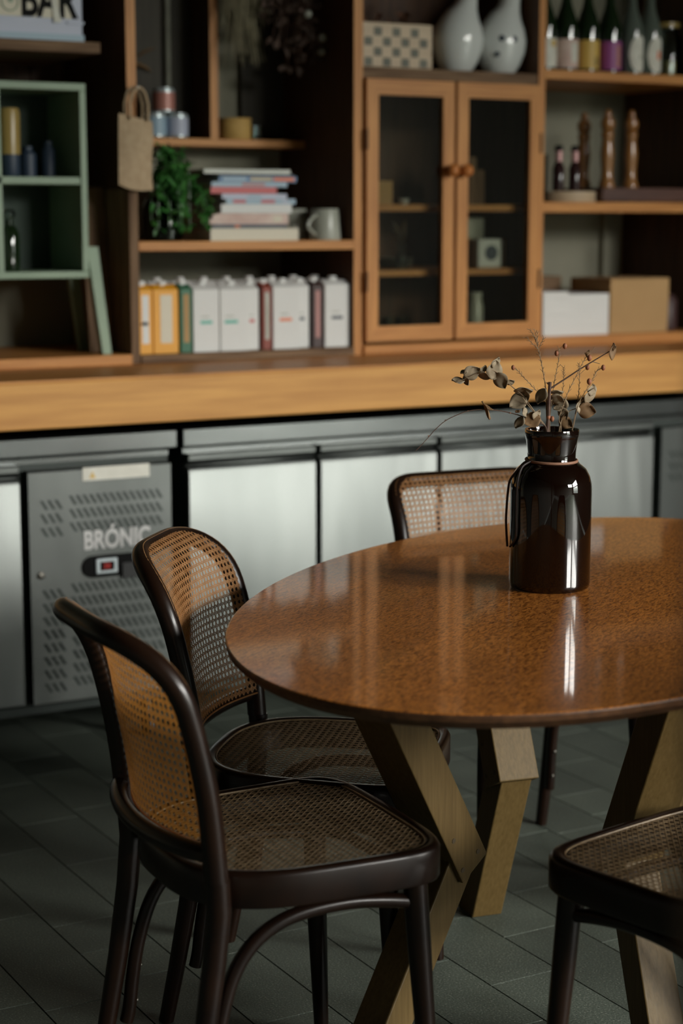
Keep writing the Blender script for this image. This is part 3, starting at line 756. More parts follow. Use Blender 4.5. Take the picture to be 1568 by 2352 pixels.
obj('body', MB().lathe([(1e-6, 0), (.026, 0), (.028, .004), (.028, .10), (.020, .120), (.012, .126), (.012, .140), (1e-6, .140)], 24), 'bottle_green', gb)
obj('stopper', MB().lathe([(1e-6, .1405), (.010, .1405), (.018, .150), (.019, .160), (.012, .168), (1e-6, .169)], 20), 'glass', gb)
pl = obj('leaning_board', MB().box(-.036, .036, 0, .014, 0, .47), 'old_z', loc=(1.985, 4.895, 1.0402), smooth=False, bevel=.002); pl.rotation_euler = (math.radians(-7), 0, 0)
tag(pl, 'rough brown board leaning upright between the green cabinet and the post', 'board')

# ------------------------------------------------------------------ hanging dried bundles
random.seed(11)
hb = thing('dried_grass_bundle', 'pale dried grass bundle hanging head down above the straw basket', 'dried flowers', (2.50, 5.06, 2.398))
mb = MB()
for i in range(230):
    a = random.uniform(0, 2 * PI); r = random.random() ** .5
    tx = .075 * r * math.cos(a) + (.03 if r > .5 else 0) * random.random(); ty = .030 * r * math.sin(a) - .02
    L = random.uniform(.34, .535) if r < .8 else random.uniform(.30, .42)
    P = []
    for k in range(9):
        t = k / 8; w_ = .012 * math.sin(6 * t + a)
        P.append((tx * (t ** .8) * 1.15 + w_ * t, ty * t + .01 * math.cos(5 * t + a) * t, -L * t))
    mb.tube(P, [.0008 + .0014 * math.sin(PI * min(1, k / 8 + .05)) for k in range(9)], 4, cap=False)
obj('plumes', mb, 'pampas', hb)
obj('tie', MB().lathe([(.014, 0), (.016, .006), (.014, .012)], 12, (0, 0, -.03)), 'leather', hb)
h2 = thing('dried_flower_bundle', 'dark dried flower bundle hanging beside the side panel of the bay', 'dried flowers', (2.645, 4.97, 2.398))
mb = MB(); lf = MB()
for i in range(26):
    a = random.uniform(0, 2 * PI); tx = random.uniform(-.10, .085); ty = random.uniform(-.05, .05); L = random.uniform(.34, .56) - abs(tx) * .6
    P = [(tx * t / 6 + .006 * math.sin(t + a), ty * t / 6, -L * t / 6) for t in range(7)]
    mb.tube(P, .0012, 4)
    for t in range(3, 7):
        for q in range(3):
            leaf_on(lf, P[t], (random.uniform(-1, 1), random.uniform(-1, 1), random.uniform(-1, .3)), random.uniform(.018, .036), random.uniform(.006, .012), .4, random.uniform(-2, 2))
obj('stems', mb, 'stem_dark', h2); obj('leaves', lf, 'dry_dark', h2)
for (x, y, z, r) in ((.085, -.03, -.445, .013), (.088, -.02, -.485, .012), (.03, -.04, -.38, .012)): obj('seed_head', MB().sphere((x, y, z), r, 7), 'mug', h2)
h3 = thing('dried_leaf_sprig', 'single dry brown sprig against the back wall above the cans', 'dried flowers', (2.245, 5.215, 1.86))
lf = MB(); leaf_on(lf, (-.02, 0, .02), (1, -.1, -.15), .075, .011, .2, .6); leaf_on(lf, (.0, 0, .035), (1, -.1, .8), .07, .006, .2, .6)
obj('leaves', lf, 'leaf_brown', h3); obj('stem', MB().tube([(-.03, .0, .30), (-.028, 0, .10), (-.02, 0, .02), (.02, 0, .005)], .0015, 5), 'stem_dark', h3)
cp = obj('conduit_pipe', MB().tube([(2.345, 5.215, 1.70), (2.345, 5.215, 2.39)], .010, 12), 'mug_dark'); tag(cp, 'thin vertical metal pipe on the wall above the cans', 'pipe')

# ------------------------------------------------------------------ on top of the glazed cabinet
cx = thing('checkered_box', 'wooden box with a dark chequer pattern on top of the glazed cabinet', 'box', (2.92, 4.83, 1.8622))
obj('case', MB().box(-.130, .130, 0, .16, 0, .133), 'pale_wood', cx, smooth=False, bevel=.002)
mb = MB()
zs = [.004, .0335, .063, .0925]
for r in range(4):
    for c in range(4):
        u = -.130 + .0645 * c + (-.010 if r % 2 else .0215)
        u0, u1 = max(-.130, u), u + .028
        mb.box(u0, u1, -.0006, 0, zs[r] + .002, zs[r] + .027)
obj('dark_squares', mb, 'mug_dark', cx, smooth=False)
def jug(x, y, rz, label, eyes):
    j = thing('pitcher', label, 'pitcher', (x, y, 1.8622), rz, 'white ceramic pitchers')
    # rings: (z, radius, x offset); the top slopes from the lip up to the tail
    ring = [(0, .044, 0), (.006, .050, 0), (.03, .064, .002), (.065, .077, .004), (.10, .0815, .004), (.135, .074, .006), (.165, .060, .010), (.19, .048, .018), (.215, .040, .027), (.24, .036, .035), (.27, .037, .042), (.30, .042, .047)]
    vs = []; n = 32
    for z, r, dx in ring:
        for k in range(n):
            a = 2 * PI * k / n
            x_ = r * math.cos(a); f = max(0., (z - .19) / .11)
            vs.append((x_ + dx, r * math.sin(a) * .92, z + x_ * f * 1.0 - f * .02))
    inner = []
    for z, r, dx in reversed(ring[7:]):
        for k in range(n):
            a = 2 * PI * k / n; x_ = (r - .004) * math.cos(a); f = max(0., (z - .19) / .11)
            inner.append((x_ + dx, (r - .004) * math.sin(a) * .92, z + x_ * f - f * .02))
    mb = MB(); nr = len(ring); ni = nr - 7; mb.v = vs + inner
    for i in range(nr + ni - 1):
        for k in range(n): mb.f.append((i * n + k, i * n + (k + 1) % n, (i + 1) * n + (k + 1) % n, (i + 1) * n + k))
    mb.f.append(tuple(range(n - 1, -1, -1))); mb.f.append(tuple(range((nr + ni - 1) * n, (nr + ni) * n))); mb.m = [0] * len(mb.f)
    obj('body', mb, 'ceramic', j)
    P = [(.064 + .0 + .045 * math.sin(PI * t / 10), 0, .10 + .20 * t / 10) for t in range(11)]
    P = [(-.045 - .0, 0, 0)]
    if eyes:
        for ux, uz, rr in ((-.034, .105, .0105), (.006, .103, .0115), (-.044, .058, .0085)):
            yy = -math.sqrt(max(0, 1 - (ux / .080) ** 2)) * .078 * (.92 if uz > .08 else .86)
            obj('dark_spot', MB().sphere((ux, yy + .004, uz), rr, 8), 'navy', j)
    return j
jug(3.168, 4.875, 0, 'plain white ceramic pitcher beside the chequered box', False)
jug(3.328, 4.875, 0, 'white ceramic pitcher with dark spots, right of the plain one', True)
h4 = thing('dried_flower_bunch', 'rusty dried flowers lying behind the chequered box', 'dried flowers', (3.00, 5.08, 1.8622))
mb = MB(); lf = MB()
for i in range(40):
    a = random.uniform(-1.3, 1.3); L = random.uniform(.14, .26)
    P = [(L * math.sin(a) * t / 4, .02 * math.sin(i), L * math.cos(a) * .8 * t / 4) for t in range(5)]
    mb.tube(P, .0012, 4)
    for q in range(4): leaf_on(lf, P[4], (random.uniform(-1, 1), random.uniform(-1, 1), random.uniform(-1, 1)), .028, .009, .3, random.uniform(-2, 2))
obj('stems', mb, 'stem_dark', h4); obj('petals', lf, 'copper_dry', h4)

# ------------------------------------------------------------------ inside the glazed cabinet
def simple(name, mb, mat, loc, label, cat, group=None, **k): o = obj(name, mb, mat, loc=loc, **k); return tag(o, label, cat, group)
simple('cardboard_box', MB().box(-.03, .03, 0, .09, 0, .072), 'kraft', (2.925, 4.90, 1.4602), 'small tan box on the upper inner shelf behind the left glass door', 'box', smooth=False, bevel=.002)
simple('salt_bowl', MB().lathe([(1e-6, 0), (.012, 0), (.018, .016), (.017, .018), (.010, .006), (1e-6, .006)], 18), 'ceramic', (2.995, 4.90, 1.4602), 'tiny white bowl right of the small tan box', 'bowl')
vz = thing('glass_vase', 'slender glass vase with a dried sprig behind the left glass door', 'vase', (3.02, 4.95, 1.2622))
obj('vase', MB().lathe([(1e-6, 0), (.018, 0), (.022, .03), (.012, .06), (.018, .085), (.016, .085), (.010, .06), (.019, .03), (1e-6, .004)], 20), 'glass', vz)
lf = MB()
for i in range(14): leaf_on(lf, (0, 0, .08), (random.uniform(-.5, .5), random.uniform(-.4, .4), 1), random.uniform(.04, .08), .007, .3, random.uniform(-2, 2))
obj('sprig', lf, 'leaf_dry', vz)
for k in range(3):
    simple('plate', MB().lathe([(1e-6, 0), (.045, 0), (.062, .008), (.062, .010), (.045, .003), (1e-6, .003)], 28), 'mug', (3.055 + .0 * k, 5.06, 1.2622 + .0105 * k), ['bottom', 'middle', 'topmost'][k] + ' grey plate in the small pile behind the left glass door', 'plate', 'pile of grey plates')
for k, xx in enumerate((2.905, 2.95, 2.995)):
    simple('drinking_glass', MB().lathe([(1e-6, 0), (.018, 0), (.021, .075), (.0195, .075), (.016, .004), (1e-6, .004)], 20), 'glass', (xx, 4.90, 1.0402),
           ['clear glass nearest the left edge of the left glass door, on the cabinet floor', 'middle one of three clear glasses on the cabinet floor', 'clear glass on the cabinet floor, right one of three'][k], 'glass', 'three clear glasses')
ck = thing('white_clock', 'white box with a round dark dial behind the right glass door', 'clock', (3.292, 4.86, 1.2622))
obj('case', MB().box(-.046, .046, 0, .05, 0, .092), 'ceramic', ck, bevel=.008, smooth=False)
d_ = MB().lathe([(1e-6, 0), (.024, 0), (.024, .003), (1e-6, .003)], 28); d_.xf(Matrix.Rotation(math.radians(90), 4, 'X'))
obj('dial', d_, 'navy', ck, loc=(.004, .0015, .048))
simple('cardboard_box', MB().box(-.075, .075, 0, .12, 0, .090), 'kraft', (3.325, 4.93, 1.2622), 'wide tan box behind the white clock', 'box', smooth=False, bevel=.002)
simple('grey_tin', MB().box(-.040, .040, 0, .08, 0, .068), 'mug', (3.29, 4.95, 1.3524), 'grey tin resting on the wide tan box', 'tin', smooth=False, bevel=.006)
for k, (xx, hh) in enumerate(((3.235, .12), (3.268, .15), (3.300, .11))):
    simple('spice_tin', MB().box(-.014, .014, 0, .06, 0, hh), 'old_z', (xx, 4.93, 1.4602), ['brown packet at the left behind the right glass door', 'tallest brown packet behind the right glass door', 'shortest brown packet behind the right glass door'][k], 'packet', 'brown packets on the upper inner shelf', smooth=False)
simple('storage_jar', MB().lathe([(1e-6, 0), (.026, 0), (.028, .10), (.022, .12), (.024, .145), (1e-6, .147)], 24), 'mug', (3.262, 4.90, 1.0402), 'pale storage jar on the cabinet floor behind the right glass door', 'jar')

# ------------------------------------------------------------------ wine bottles
def wine(x, glass, lab, label, shape='wrap', spot=None):
    b = thing('wine_bottle', label, 'bottle', (x, 4.866, 1.8782), 0, 'wine bottles on the top right shelf')
    obj('glass_body', MB().lathe([(1e-6, .004), (.030, 0), (.0385, .004), (.039, .135), (.037, .155), (.030, .178), (.020, .205), (.0155, .225), (.0145, .30), (.017, .302), (.017, .312), (1e-6, .313)], 32), glass, b)
    if shape == 'wrap':
        obj('paper_label', MB().lathe([(.0395, .012), (.0395, .102)], 32), lab, b)
    else:
        mb = MB(); N_ = 14; vs = []
        for i in range(N_ + 1):
            u = i / N_ * 2 - 1; hgt = math.sqrt(max(0, 1 - u * u)) * .052 + .006
            a = -PI / 2 + u * .95 + .15
            for zz in (.066 - hgt, .066 + hgt): vs.append((.0395 * math.cos(a), .0395 * math.sin(a), zz))
        mb.add(vs, [(2 * i, 2 * i + 2, 2 * i + 3, 2 * i + 1) for i in range(N_)]); obj('paper_label', mb, lab, b)
    if spot:
        mb = MB(); a0 = -PI / 2 + .25; vs = []; N_ = 6
        for i in range(N_ + 1):
            a = a0 + (i / N_ - .5) * spot[1]
            for zz in (spot[2], spot[3]): vs.append((.0400 * math.cos(a), .0400 * math.sin(a), zz))
        mb.add(vs, [(2 * i, 2 * i + 2, 2 * i + 3, 2 * i + 1) for i in range(N_)]); obj('label_print', mb, spot[0], b)
    return b
wine(3.492, 'bottle_green', 'label', 'wine bottle with a cream label, half behind the cabinet side', spot=('gold', .5, .075, .095))
wine(3.576, 'bottle_green', 'label_pink', 'dark wine bottle with a pale pink label', spot=('label', .8, .03, .09))
wine(3.661, 'bottle_green', 'gold', 'dark wine bottle with a golden yellow label', spot=('ochre', .5, .02, .05))
wine(3.749, 'bottle_green', 'purple', 'dark wine bottle with a purple label', spot=('pink', .5, .02, .09))
wine(3.838, 'bottle_clear', 'label', 'clear wine bottle with an oval cream label and a grey streak', 'oval', spot=('mug', .25, .05, .062))
wine(3.913, 'bottle_clear', 'label', 'clear wine bottle with an oval cream label and a red dot', 'oval', spot=('orange', .35, .052, .078))
gj = thing('glass_jar', 'wide clear glass jar at the right end of the bottle shelf', 'jar', (4.035, 4.93, 1.8782))
obj('jar', MB().lathe([(1e-6, 0), (.050, 0), (.053, .01), (.053, .13), (.042, .15), (.042, .165), (.040, .165), (.040, .15), (.050, .128), (.050, .012), (1e-6, .006)], 28), 'glass', gj)
obj('oil', MB().lathe([(1e-6, .007), (.049, .012), (.049, .055), (1e-6, .055)], 28), 'ochre', gj)
obj('lid', MB().lathe([(1e-6, .166), (.043, .166), (.043, .180), (1e-6, .182)], 28), 'ochre', gj)

# ------------------------------------------------------------------ pepper mills, small bottles, trays
def mill(x, y, label, h=.262):
    m = thing('pepper_mill', label, 'pepper mill', (x, y, 1.5165), 0, 'turned wooden pepper mills'); s = h / .262
    obj('body', MB().lathe([(1e-6, 0), (.026, 0), (.027, .006), (.025, .014), (.020, .030), (.0185, .055), (.021, .085), (.0225, .11), (.019, .140), (.017, .160), (.021, .168), (.021, .178), (.016, .184)], 24), 'mill', m)
    obj('head', MB().lathe([(.014, .1845), (.020, .190), (.0235, .205), (.020, .222), (.012, .228), (.013, .238), (.009, .250), (1e-6, .254)], 24), 'mill', m)
    m.scale = (1, 1, s)
rt = thing('dark_tray', 'long dark red wooden tray under the pepper mills', 'tray', (3.90, 4.88, 1.4692))
obj('base', MB().prism([(-.185, 0), (.195, 0), (.205, .010), (-.195, .010)], 'y', -.06, .14), 'mahog', rt, smooth=False, bevel=.002)
obj('rim', MB().box(-.195, .205, -.066, -.058, .004, .047).box(-.195, .205, .138, .146, .004, .047).box(-.203, -.195, -.066, .146, .004, .047).box(.205, .213, -.066, .146, .004, .047), 'mahog', rt, smooth=False, bevel=.002)
obj('insert', MB().box(-.19, .20, -.056, .136, .0105, .047), 'mahog', rt, smooth=False)
mill(3.765, 4.885, 'left one of the two tall mills at the front of the dark tray')
mill(3.862, 4.885, 'right one of the two tall mills at the front of the dark tray')
mill(3.745, 4.985, 'third, dimmer mill standing behind the left tall one', .255)
tb = thing('round_board', 'small stacked round wooden boards at the left end of the middle shelf', 'board', (3.612, 4.90, 1.4692))
obj('board', MB().lathe([(1e-6, 0), (.094, 0), (.097, .004), (.097, .013), (.094, .0165), (1e-6, .0165)], 36), 'pale_wood', tb)
obj('board', MB().lathe([(1e-6, .017), (.094, .017), (.097, .021), (.097, .030), (.094, .034), (1e-6, .034)], 36), 'pale_wood', tb)
for xx, lb in ((3.560, 'left one of two small sauce bottles with black caps'), (3.624, 'right one of two small sauce bottles with black caps')):
    b = thing('sauce_bottle', lb, 'bottle', (xx, 4.87, 1.5035), 0, 'small sauce bottles on the round board')
    obj('glass_body', MB().lathe([(1e-6, 0), (.019, 0), (.020, .004), (.020, .075), (.012, .090), (.0105, .10), (1e-6, .10)], 22), 'sauce', b)
    obj('neck_foil', MB().lathe([(.0115, .095), (.0125, .128), (1e-6, .128)], 20), 'pink_metal', b)
    obj('cap', MB().lathe([(.0125, .1285), (.0125, .146), (1e-6, .147)], 20), 'black', b)
simple('tall_tumbler', MB().lathe([(1e-6, 0), (.024, 0), (.026, .15), (.0245, .15), (.022, .005), (1e-6, .005)], 24), 'glass', (3.485, 4.87, 1.4692 + .0), 'tall clear tumbler at the left end of the middle shelf', 'glass')

# ------------------------------------------------------------------ lowest right shelf
ps = thing('paper_stack', 'tall stack of white paper at the left of the lowest right shelf', 'paper stack', (3.583, YF + .012, 1.0442))
obj('sheets', MB().box(-.131, .131, 0, .20, 0, .1325), 'paper', ps, smooth=False)
obj('loose_sheets', MB().box(-.134, -.035, -.002, .20, .1327, .141), 'paper', ps, smooth=False)
kb = thing('kraft_box', 'tan cardboard box at the right of the lowest right shelf', 'box', (3.847, YF + .018, 1.0442))
obj('carton', MB().prism([(-.122, 0), (.118, 0), (.122, .120), (.122, .176), (-.122, .176)], 'y', 0, .22), 'kraft', kb, smooth=False, bevel=.002)
obj('flap', MB().box(-.120, .120, .002, .218, .1765, .179), 'kraft', kb, smooth=False)
simple('wooden_crate', MB().box(-.13, .13, 0, .16, 0, .182), 'old_x', (3.575, 5.04, 1.0442), 'brown wooden crate behind the stack of white paper', 'crate', smooth=False, bevel=.003)
simple('dark_jar', MB().lathe([(1e-6, 0), (.042, 0), (.045, .01), (.045, .10), (.03, .12), (1e-6, .121)], 24), 'brown', (4.035, 4.90, 1.0442), 'dark brown jar right of the tan cardboard box', 'jar')

# ------------------------------------------------------------------ oval table
TC = Vector((1.966, 2.63)); TA = math.radians(36.5); TL, TS = .884, .534; TZ = .75
tb = thing('oval_table', 'polished oval table with orange veneer top and angled oak legs', 'table', (TC.x, TC.y, 0), 0)
top = MB(); vs = []; n = 160
prof = [(0, .0), (.0, -.004), (-.002, -.013), (-.016, -.026), (-.05, -.028)]      # rim: small round, then undercut
prof = [(-.012, 0), (-.003, 0), (-.0008, -.0012), (0, -.004), (-.002, -.012), (-.018, -.025), (-.03, -.025)]
for dz in prof:
    for k in range(n):
        a = 2 * PI * k / n; u = (TL + dz[0]) * math.cos(a); w = (TS + dz[0]) * math.sin(a)
        vs.append((u, w, dz[1]))
top.v = vs
for i in range(len(prof) - 1):
    for k in range(n): top.f.append((i * n + k, i * n + (k + 1) % n, (i + 1) * n + (k + 1) % n, (i + 1) * n + k)); top.m.append(1 if i > 1 else 0)
top.f.append(tuple(range(n))); top.m.append(0); top.f.append(tuple(range(7 * n - 1, 6 * n - 1, -1))); top.m.append(1)
tt = obj('tabletop', top, ['veneer', 'walnut_edge'] if 'walnut_edge' in M else ['veneer', 'dark_x'], tb, loc=(0, 0, TZ), rz=TA, angle=25)
def table_leg(ang, rt_, rk, rf):
    a = math.radians(ang); u = Vector((math.cos(a), math.sin(a), 0)); s = (-math.sin(a), math.cos(a), 0)
    e = bpy.data.objects.new('leg', None); COL.objects.link(e); e.parent = tb; e.empty_display_size = .05
    P = lambda r, z: u * r + Vector((0, 0, z))
    top_ = P(rt_, .735); kn = P(rk, .318)
    d = (kn - top_).normalized()
    st = P(rt_ - (rt_ - rk) * (.735 - .722) / .417, .722)
    up = Vector(d).cross(Vector(s)).normalized()
    # upper beam: level cut under the top, square cut at the knee
    w = .085; h = .075; vs = []
    for zc, base in ((0, None),):
        pass
    slope = d.z
    for i, j in ((-1, -1), (1, -1), (1, 1), (-1, 1)):
        p = kn + Vector(s) * (w / 2 * i) + up * (h / 2 * j)
        q = p - d * ((.7245 - p.z) / -d.z)
        vs.append(q)
    for i, j in ((-1, -1), (1, -1), (1, 1), (-1, 1)): vs.append(kn + Vector(s) * (w / 2 * i) + up * (h / 2 * j))
    m = MB().add(vs, [(3, 2, 1, 0), (4, 5, 6, 7), (0, 1, 5, 4), (1, 2, 6, 5), (2, 3, 7, 6), (3, 0, 4, 7)])
    ub = obj('upper_beam', m, 'oak_beam', e, smooth=False, bevel=.0025)
    ft = P(rf, 0); k2 = P(rk + .004, .36); d2 = (ft - k2).normalized(); up2 = d2.cross(Vector(s)).normalized(); w2 = .066; h2 = .068; vs = []
    for i, j in ((-1, -1), (1, -1), (1, 1), (-1, 1)): vs.append(k2 + Vector(s) * (w2 / 2 * i) + up2 * (h2 / 2 * j))
    for i, j in ((-1, -1), (1, -1), (1, 1), (-1, 1)):
        p = ft + Vector(s) * (w2 / 2 * i) + up2 * (h2 / 2 * j); vs.append(p + d2 * ((0.0005 - p.z) / d2.z))
    m = MB().add(vs, [(3, 2, 1, 0), (4, 5, 6, 7), (0, 1, 5, 4), (1, 2, 6, 5), (2, 3, 7, 6), (3, 0, 4, 7)])
    obj('lower_beam', m, 'oak_beam', e, smooth=False, bevel=.0025)
    for (al, ac) in ((.022, .026), (.022, -.020), (.085, .018)):
        for sg_ in (-1, 1):
            mb = MB(); c = kn - d * al + up * ac + Vector(s) * (sg_ * (w / 2 + .0002))
            mb.tube([c - Vector(s) * .001, c + Vector(s) * (.0006 * sg_)] if sg_ > 0 else [c + Vector(s) * .001, c - Vector(s) * .0006], .0045, 12)
            obj('screw_plug', mb, 'plug', e)
M['oak_beam'] = M['oak_z']
table_leg(197, .56, .315, .56)
table_leg(80, .44, .235, .385)
table_leg(260, .44, .235, .385)
table_leg(17, .55, .275, .56)

# ------------------------------------------------------------------ bentwood chairs with cane
Z_TOP = .872       # arc length up the back, from the floor; the top rolls backwards
FI = [(.40, 2), (.50, 5), (.60, 10), (.70, 14), (.76, 22), (.80, 36), (.84, 54), (.875, 66), (.92, 72)]
def fi(v):
    for i in range(len(FI) - 1):
        if v <= FI[i + 1][0]: t = max(0, (v - FI[i][0]) / (FI[i + 1][0] - FI[i][0])); return FI[i][1] + (FI[i + 1][1] - FI[i][1]) * t
    return FI[-1][1]
PRO = []; y_, z_ = -.176, .40; v_ = .40
while v_ < .93:
    PRO.append((v_, y_, z_)); a_ = math.radians(fi(v_ + .0025)); y_ -= .005 * math.sin(a_); z_ += .005 * math.cos(a_); v_ += .005
def prof_at(v):
    f = min(max((v - .40) / .005, 0), len(PRO) - 2.001); i = int(f); t = f - i
    return PRO[i][1] + (PRO[i + 1][1] - PRO[i][1]) * t, PRO[i][2] + (PRO[i + 1][2] - PRO[i][2]) * t
def ysm(z): return prof_at(z)[0]
BW, BULGE = .193, .048
def sag(x, v): return BULGE * (1 - min(1, (x / BW) ** 2)) * min(1, max(0, (v - .40) / .10)) * (1 - .85 * min(1, max(0, (v - .66) / .20)))
def bpt(x, v, off=0.):
    y, z = prof_at(v); a = math.radians(fi(v))
    return Vector((x, y - sag(x, v) + off * math.cos(a), z + off * math.sin(a)))
def half_x(v, w, vt, rx, rz):
    if v <= vt - rz: return w
    t = min(1, (v - (vt - rz)) / rz); return w - rx * (1 - math.sqrt(max(0, 1 - t * t)) ** .85)
P_ = .0125
def cane_panel(inside, surf, x0, x1, z0, z1, name):
    """woven six-way cane: paired uprights, paired rows, and both diagonals, as real strands following surf(x, z, offset)"""
    mb = MB()
    def strand(a, b, width, lay):
        L = math.hypot(b[0] - a[0], b[1] - a[1]); n = max(2, int(L / .0062)); run = []
        dx, dz = (b[0] - a[0]) / L, (b[1] - a[1]) / L; nx, nz = -dz, dx
        def flush():
            if len(run) >= 2:
                vs = []; fs = []
                for (u, v, o) in run:
                    vs += [surf(u - nx * width / 2, v - nz * width / 2, o - .0002), surf(u, v, o + .0003), surf(u + nx * width / 2, v + nz * width / 2, o - .0002)]
                for i in range(len(run) - 1):
                    q = 3 * i; fs += [(q, q + 1, q + 4, q + 3), (q + 1, q + 2, q + 5, q + 4)]
                mb.add(vs, fs)
            run.clear()
        for i in range(n + 1):
            t = i / n; u = a[0] + (b[0] - a[0]) * t; v = a[1] + (b[1] - a[1]) * t
            if inside(u, v): run.append((u, v, lay + .0003 * math.sin(2 * PI * (u + v * .5) / P_)))
            else: flush()
        flush()
    i0, i1 = math.floor(x0 / P_), math.ceil(x1 / P_); j0, j1 = math.floor(z0 / P_), math.ceil(z1 / P_)
    for i in range(i0, i1 + 1):
        for s_ in (-.0013, .0013): strand((i * P_ + s_, z0), (i * P_ + s_, z1), .0016, 0)
    for j in range(j0, j1 + 1):
        for s_ in (-.0013, .0013): strand((x0, j * P_ + s_), (x1, j * P_ + s_), .0016, .0004)
    H_ = z1 - z0
    for k in range(i0 - int(H_ / P_) - 2, i1 + 2):
        strand(((k + .5) * P_, j0 * P_), ((k + .5 + j1 - j0) * P_, j1 * P_), .0017, .0007)
        strand(((k + .5 + (j1 - j0)) * P_, j0 * P_), ((k + .5) * P_, j1 * P_), .0017, .0009)
    me_o = obj(name, mb, 'cane', angle=180)
    return me_o

def make_chair(label, rx, rz, zt, loc, ang):
    ch = thing('bentwood_chair', label, 'chair', loc, ang, 'bentwood cane chairs around the table')
    zi = .47
    # rear legs
    for s in (-1, 1):
        P = [(s * .190, -.245, 0), (s * .188, -.225, .10), (s * .186, -.203, .22), (s * .185, -.185, .34), (s * .187, prof_at(.42)[0], prof_at(.42)[1]), (s * .188, prof_at(.47)[0], prof_at(.47)[1])]
        obj('leg', MB().tube(P, [.0135, .015, .0165, .018, .0185, .0185], 16), 'walnut', ch)
    for s in (-1, 1):
        P = [(s * .200, .176, 0), (s * .194, .168, .14), (s * .186, .158, .30), (s * .180, .152, .416)]
        obj('leg', MB().tube(P, [.0125, .0155, .0185, .0195], 16), 'walnut', ch)
    # back frame: one bent loop
    P = []; R = []
    z = .47; side = []
    while z < zt - rz - .001: side.append((None, z)); z += .02
    pts = []
    for q in side:
        t = (q[1] - .47) / (zt - rz - .47); pts.append((.188 + (BW - .188) * min(1, t * 2), q[1]))
    for k in range(0, 15):
        t = k / 14 * PI / 2; pts.append((BW - rx * (1 - math.cos(t) ** .85 if t < PI / 2 - 1e-6 else 1), zt - rz * (1 - math.sin(t) ** 1.0)))
    xx = pts[-1][0]
    for k in range(1, 8): pts.append((xx * (1 - k / 8), zt))
    full = [bpt(-x_, z_) for x_, z_ in pts] + [bpt(0, zt)] + [bpt(x_, z_) for x_, z_ in reversed(pts)]
    rr = [(.0185 - .0015 * min(1, (z_ - .47) / .2)) for x_, z_ in pts]; rr = rr + [.017] + rr[::-1]
    obj('back_frame', MB().tube(full, rr, 16, updir=(0, 1, 0)), 'walnut', ch)
    # lower hoop behind the cane
    hp = []
    for k in range(-12, 13):
        x_ = k / 12 * (BW + .004)
        hp.append(Vector((x_, ysm(.515) - .002 - .040 * (1 - (k / 12) ** 2) - .008 * (1 - (k / 12) ** 8), .512 - .004 * (1 - (k / 12) ** 2) + (.010 if abs(k) == 12 else 0))))
    obj('back_hoop', MB().tube(hp, [.009] + [.0145] * 23 + [.009], 14), 'walnut', ch)
    ew, et = BW + .001, zt + .003
    def inside(u, v): return .514 < v < et and abs(u) < half_x(v, ew, et, rx, rz)
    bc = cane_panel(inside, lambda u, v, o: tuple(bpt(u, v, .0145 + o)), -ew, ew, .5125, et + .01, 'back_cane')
    bc.parent = ch
    rim = []
    for k in range(0, 31): rim.append((half_x(.514 + (et - .0005 - .514) * math.sin(k / 30 * PI / 2), ew, et, rx, rz), .514 + (et - .0005 - .514) * math.sin(k / 30 * PI / 2)))
    path_ = [(-x_, v_) for x_, v_ in rim] + [(rim[-1][0] * q / 8, et) for q in range(-7, 8)] + rim[::-1] + [(ew * (1 - k / 10), .514) for k in range(1, 20)] + [(-ew, .514)]
    obj('cane_edging', MB().tube([bpt(x_, v_, .0150) for x_, v_ in path_], .0016, 6), 'cane', ch)
    # seat ring
    def outline(off, n=112):
        pts = []
        for k in range(n):
            t = 2 * PI * k / n; c, sn = math.cos(t), math.sin(t)
            e = 6.5 if sn > 0 else 2.9
            x_ = math.copysign(abs(c) ** (2 / (6.5 if sn > 0 else 2.9)), c) * (.218 - off); y_ = math.copysign(abs(sn) ** (2 / e), sn) * (.206 - off)
            x_ *= .955 + .045 * y_ / .206
            pts.append((x_, y_ + (.006 * (1 - (x_ / .2) ** 2) if y_ > .15 else 0)))
        return pts
    ZS = .470
    rings = [(0.002, ZS - .056), (0, ZS - .052), (0, ZS - .008), (.003, ZS - .002), (.008, ZS), (.016, ZS - .0005), (.019, ZS - .004), (.021, ZS - .010), (.034, ZS - .014), (.036, ZS - .052), (.030, ZS - .056)]
    mb = MB(); nn = None; vs = []
    for off, z_ in rings:
        ol = outline(off); nn = len(ol); vs += [(x_, y_, z_) for x_, y_ in ol]
    mb.v = vs; m_ = len(rings)
    for i in range(m_):
        for k in range(nn): mb.f.append((i * nn + k, i * nn + (k + 1) % nn, ((i + 1) % m_) * nn + (k + 1) % nn, ((i + 1) % m_) * nn + k))
    mb.m = [0] * len(mb.f)
    obj('seat_frame', mb, 'walnut', ch, angle=60)
    ol = outline(.021)
    def in_seat(u, v):
        c = False; n_ = len(ol)
        for i in range(n_):
            x1, y1 = ol[i]; x2, y2 = ol[i - 1]
            if (y1 > v) != (y2 > v) and u < (x2 - x1) * (v - y1) / (y2 - y1 + 1e-12) + x1: c = not c
        return c
    sc = cane_panel(in_seat, lambda u, v, o: (u, v, ZS - .005 - .007 * max(0, 1 - (u / .18) ** 2) * max(0, 1 - (v / .18) ** 2) + o), -.215, .215, -.2, .2125, 'seat_cane')
    sc.parent = ch; sc.data.materials.clear(); sc.data.materials.append(M['cane_seat_shaded'])
    e_ = [(x_, y_, ZS - .0035) for x_, y_ in outline(.0195)]
    obj('cane_edging', MB().tube(e_ + [e_[0]], .0018, 6, cap=False), 'cane_seat_shaded', ch)
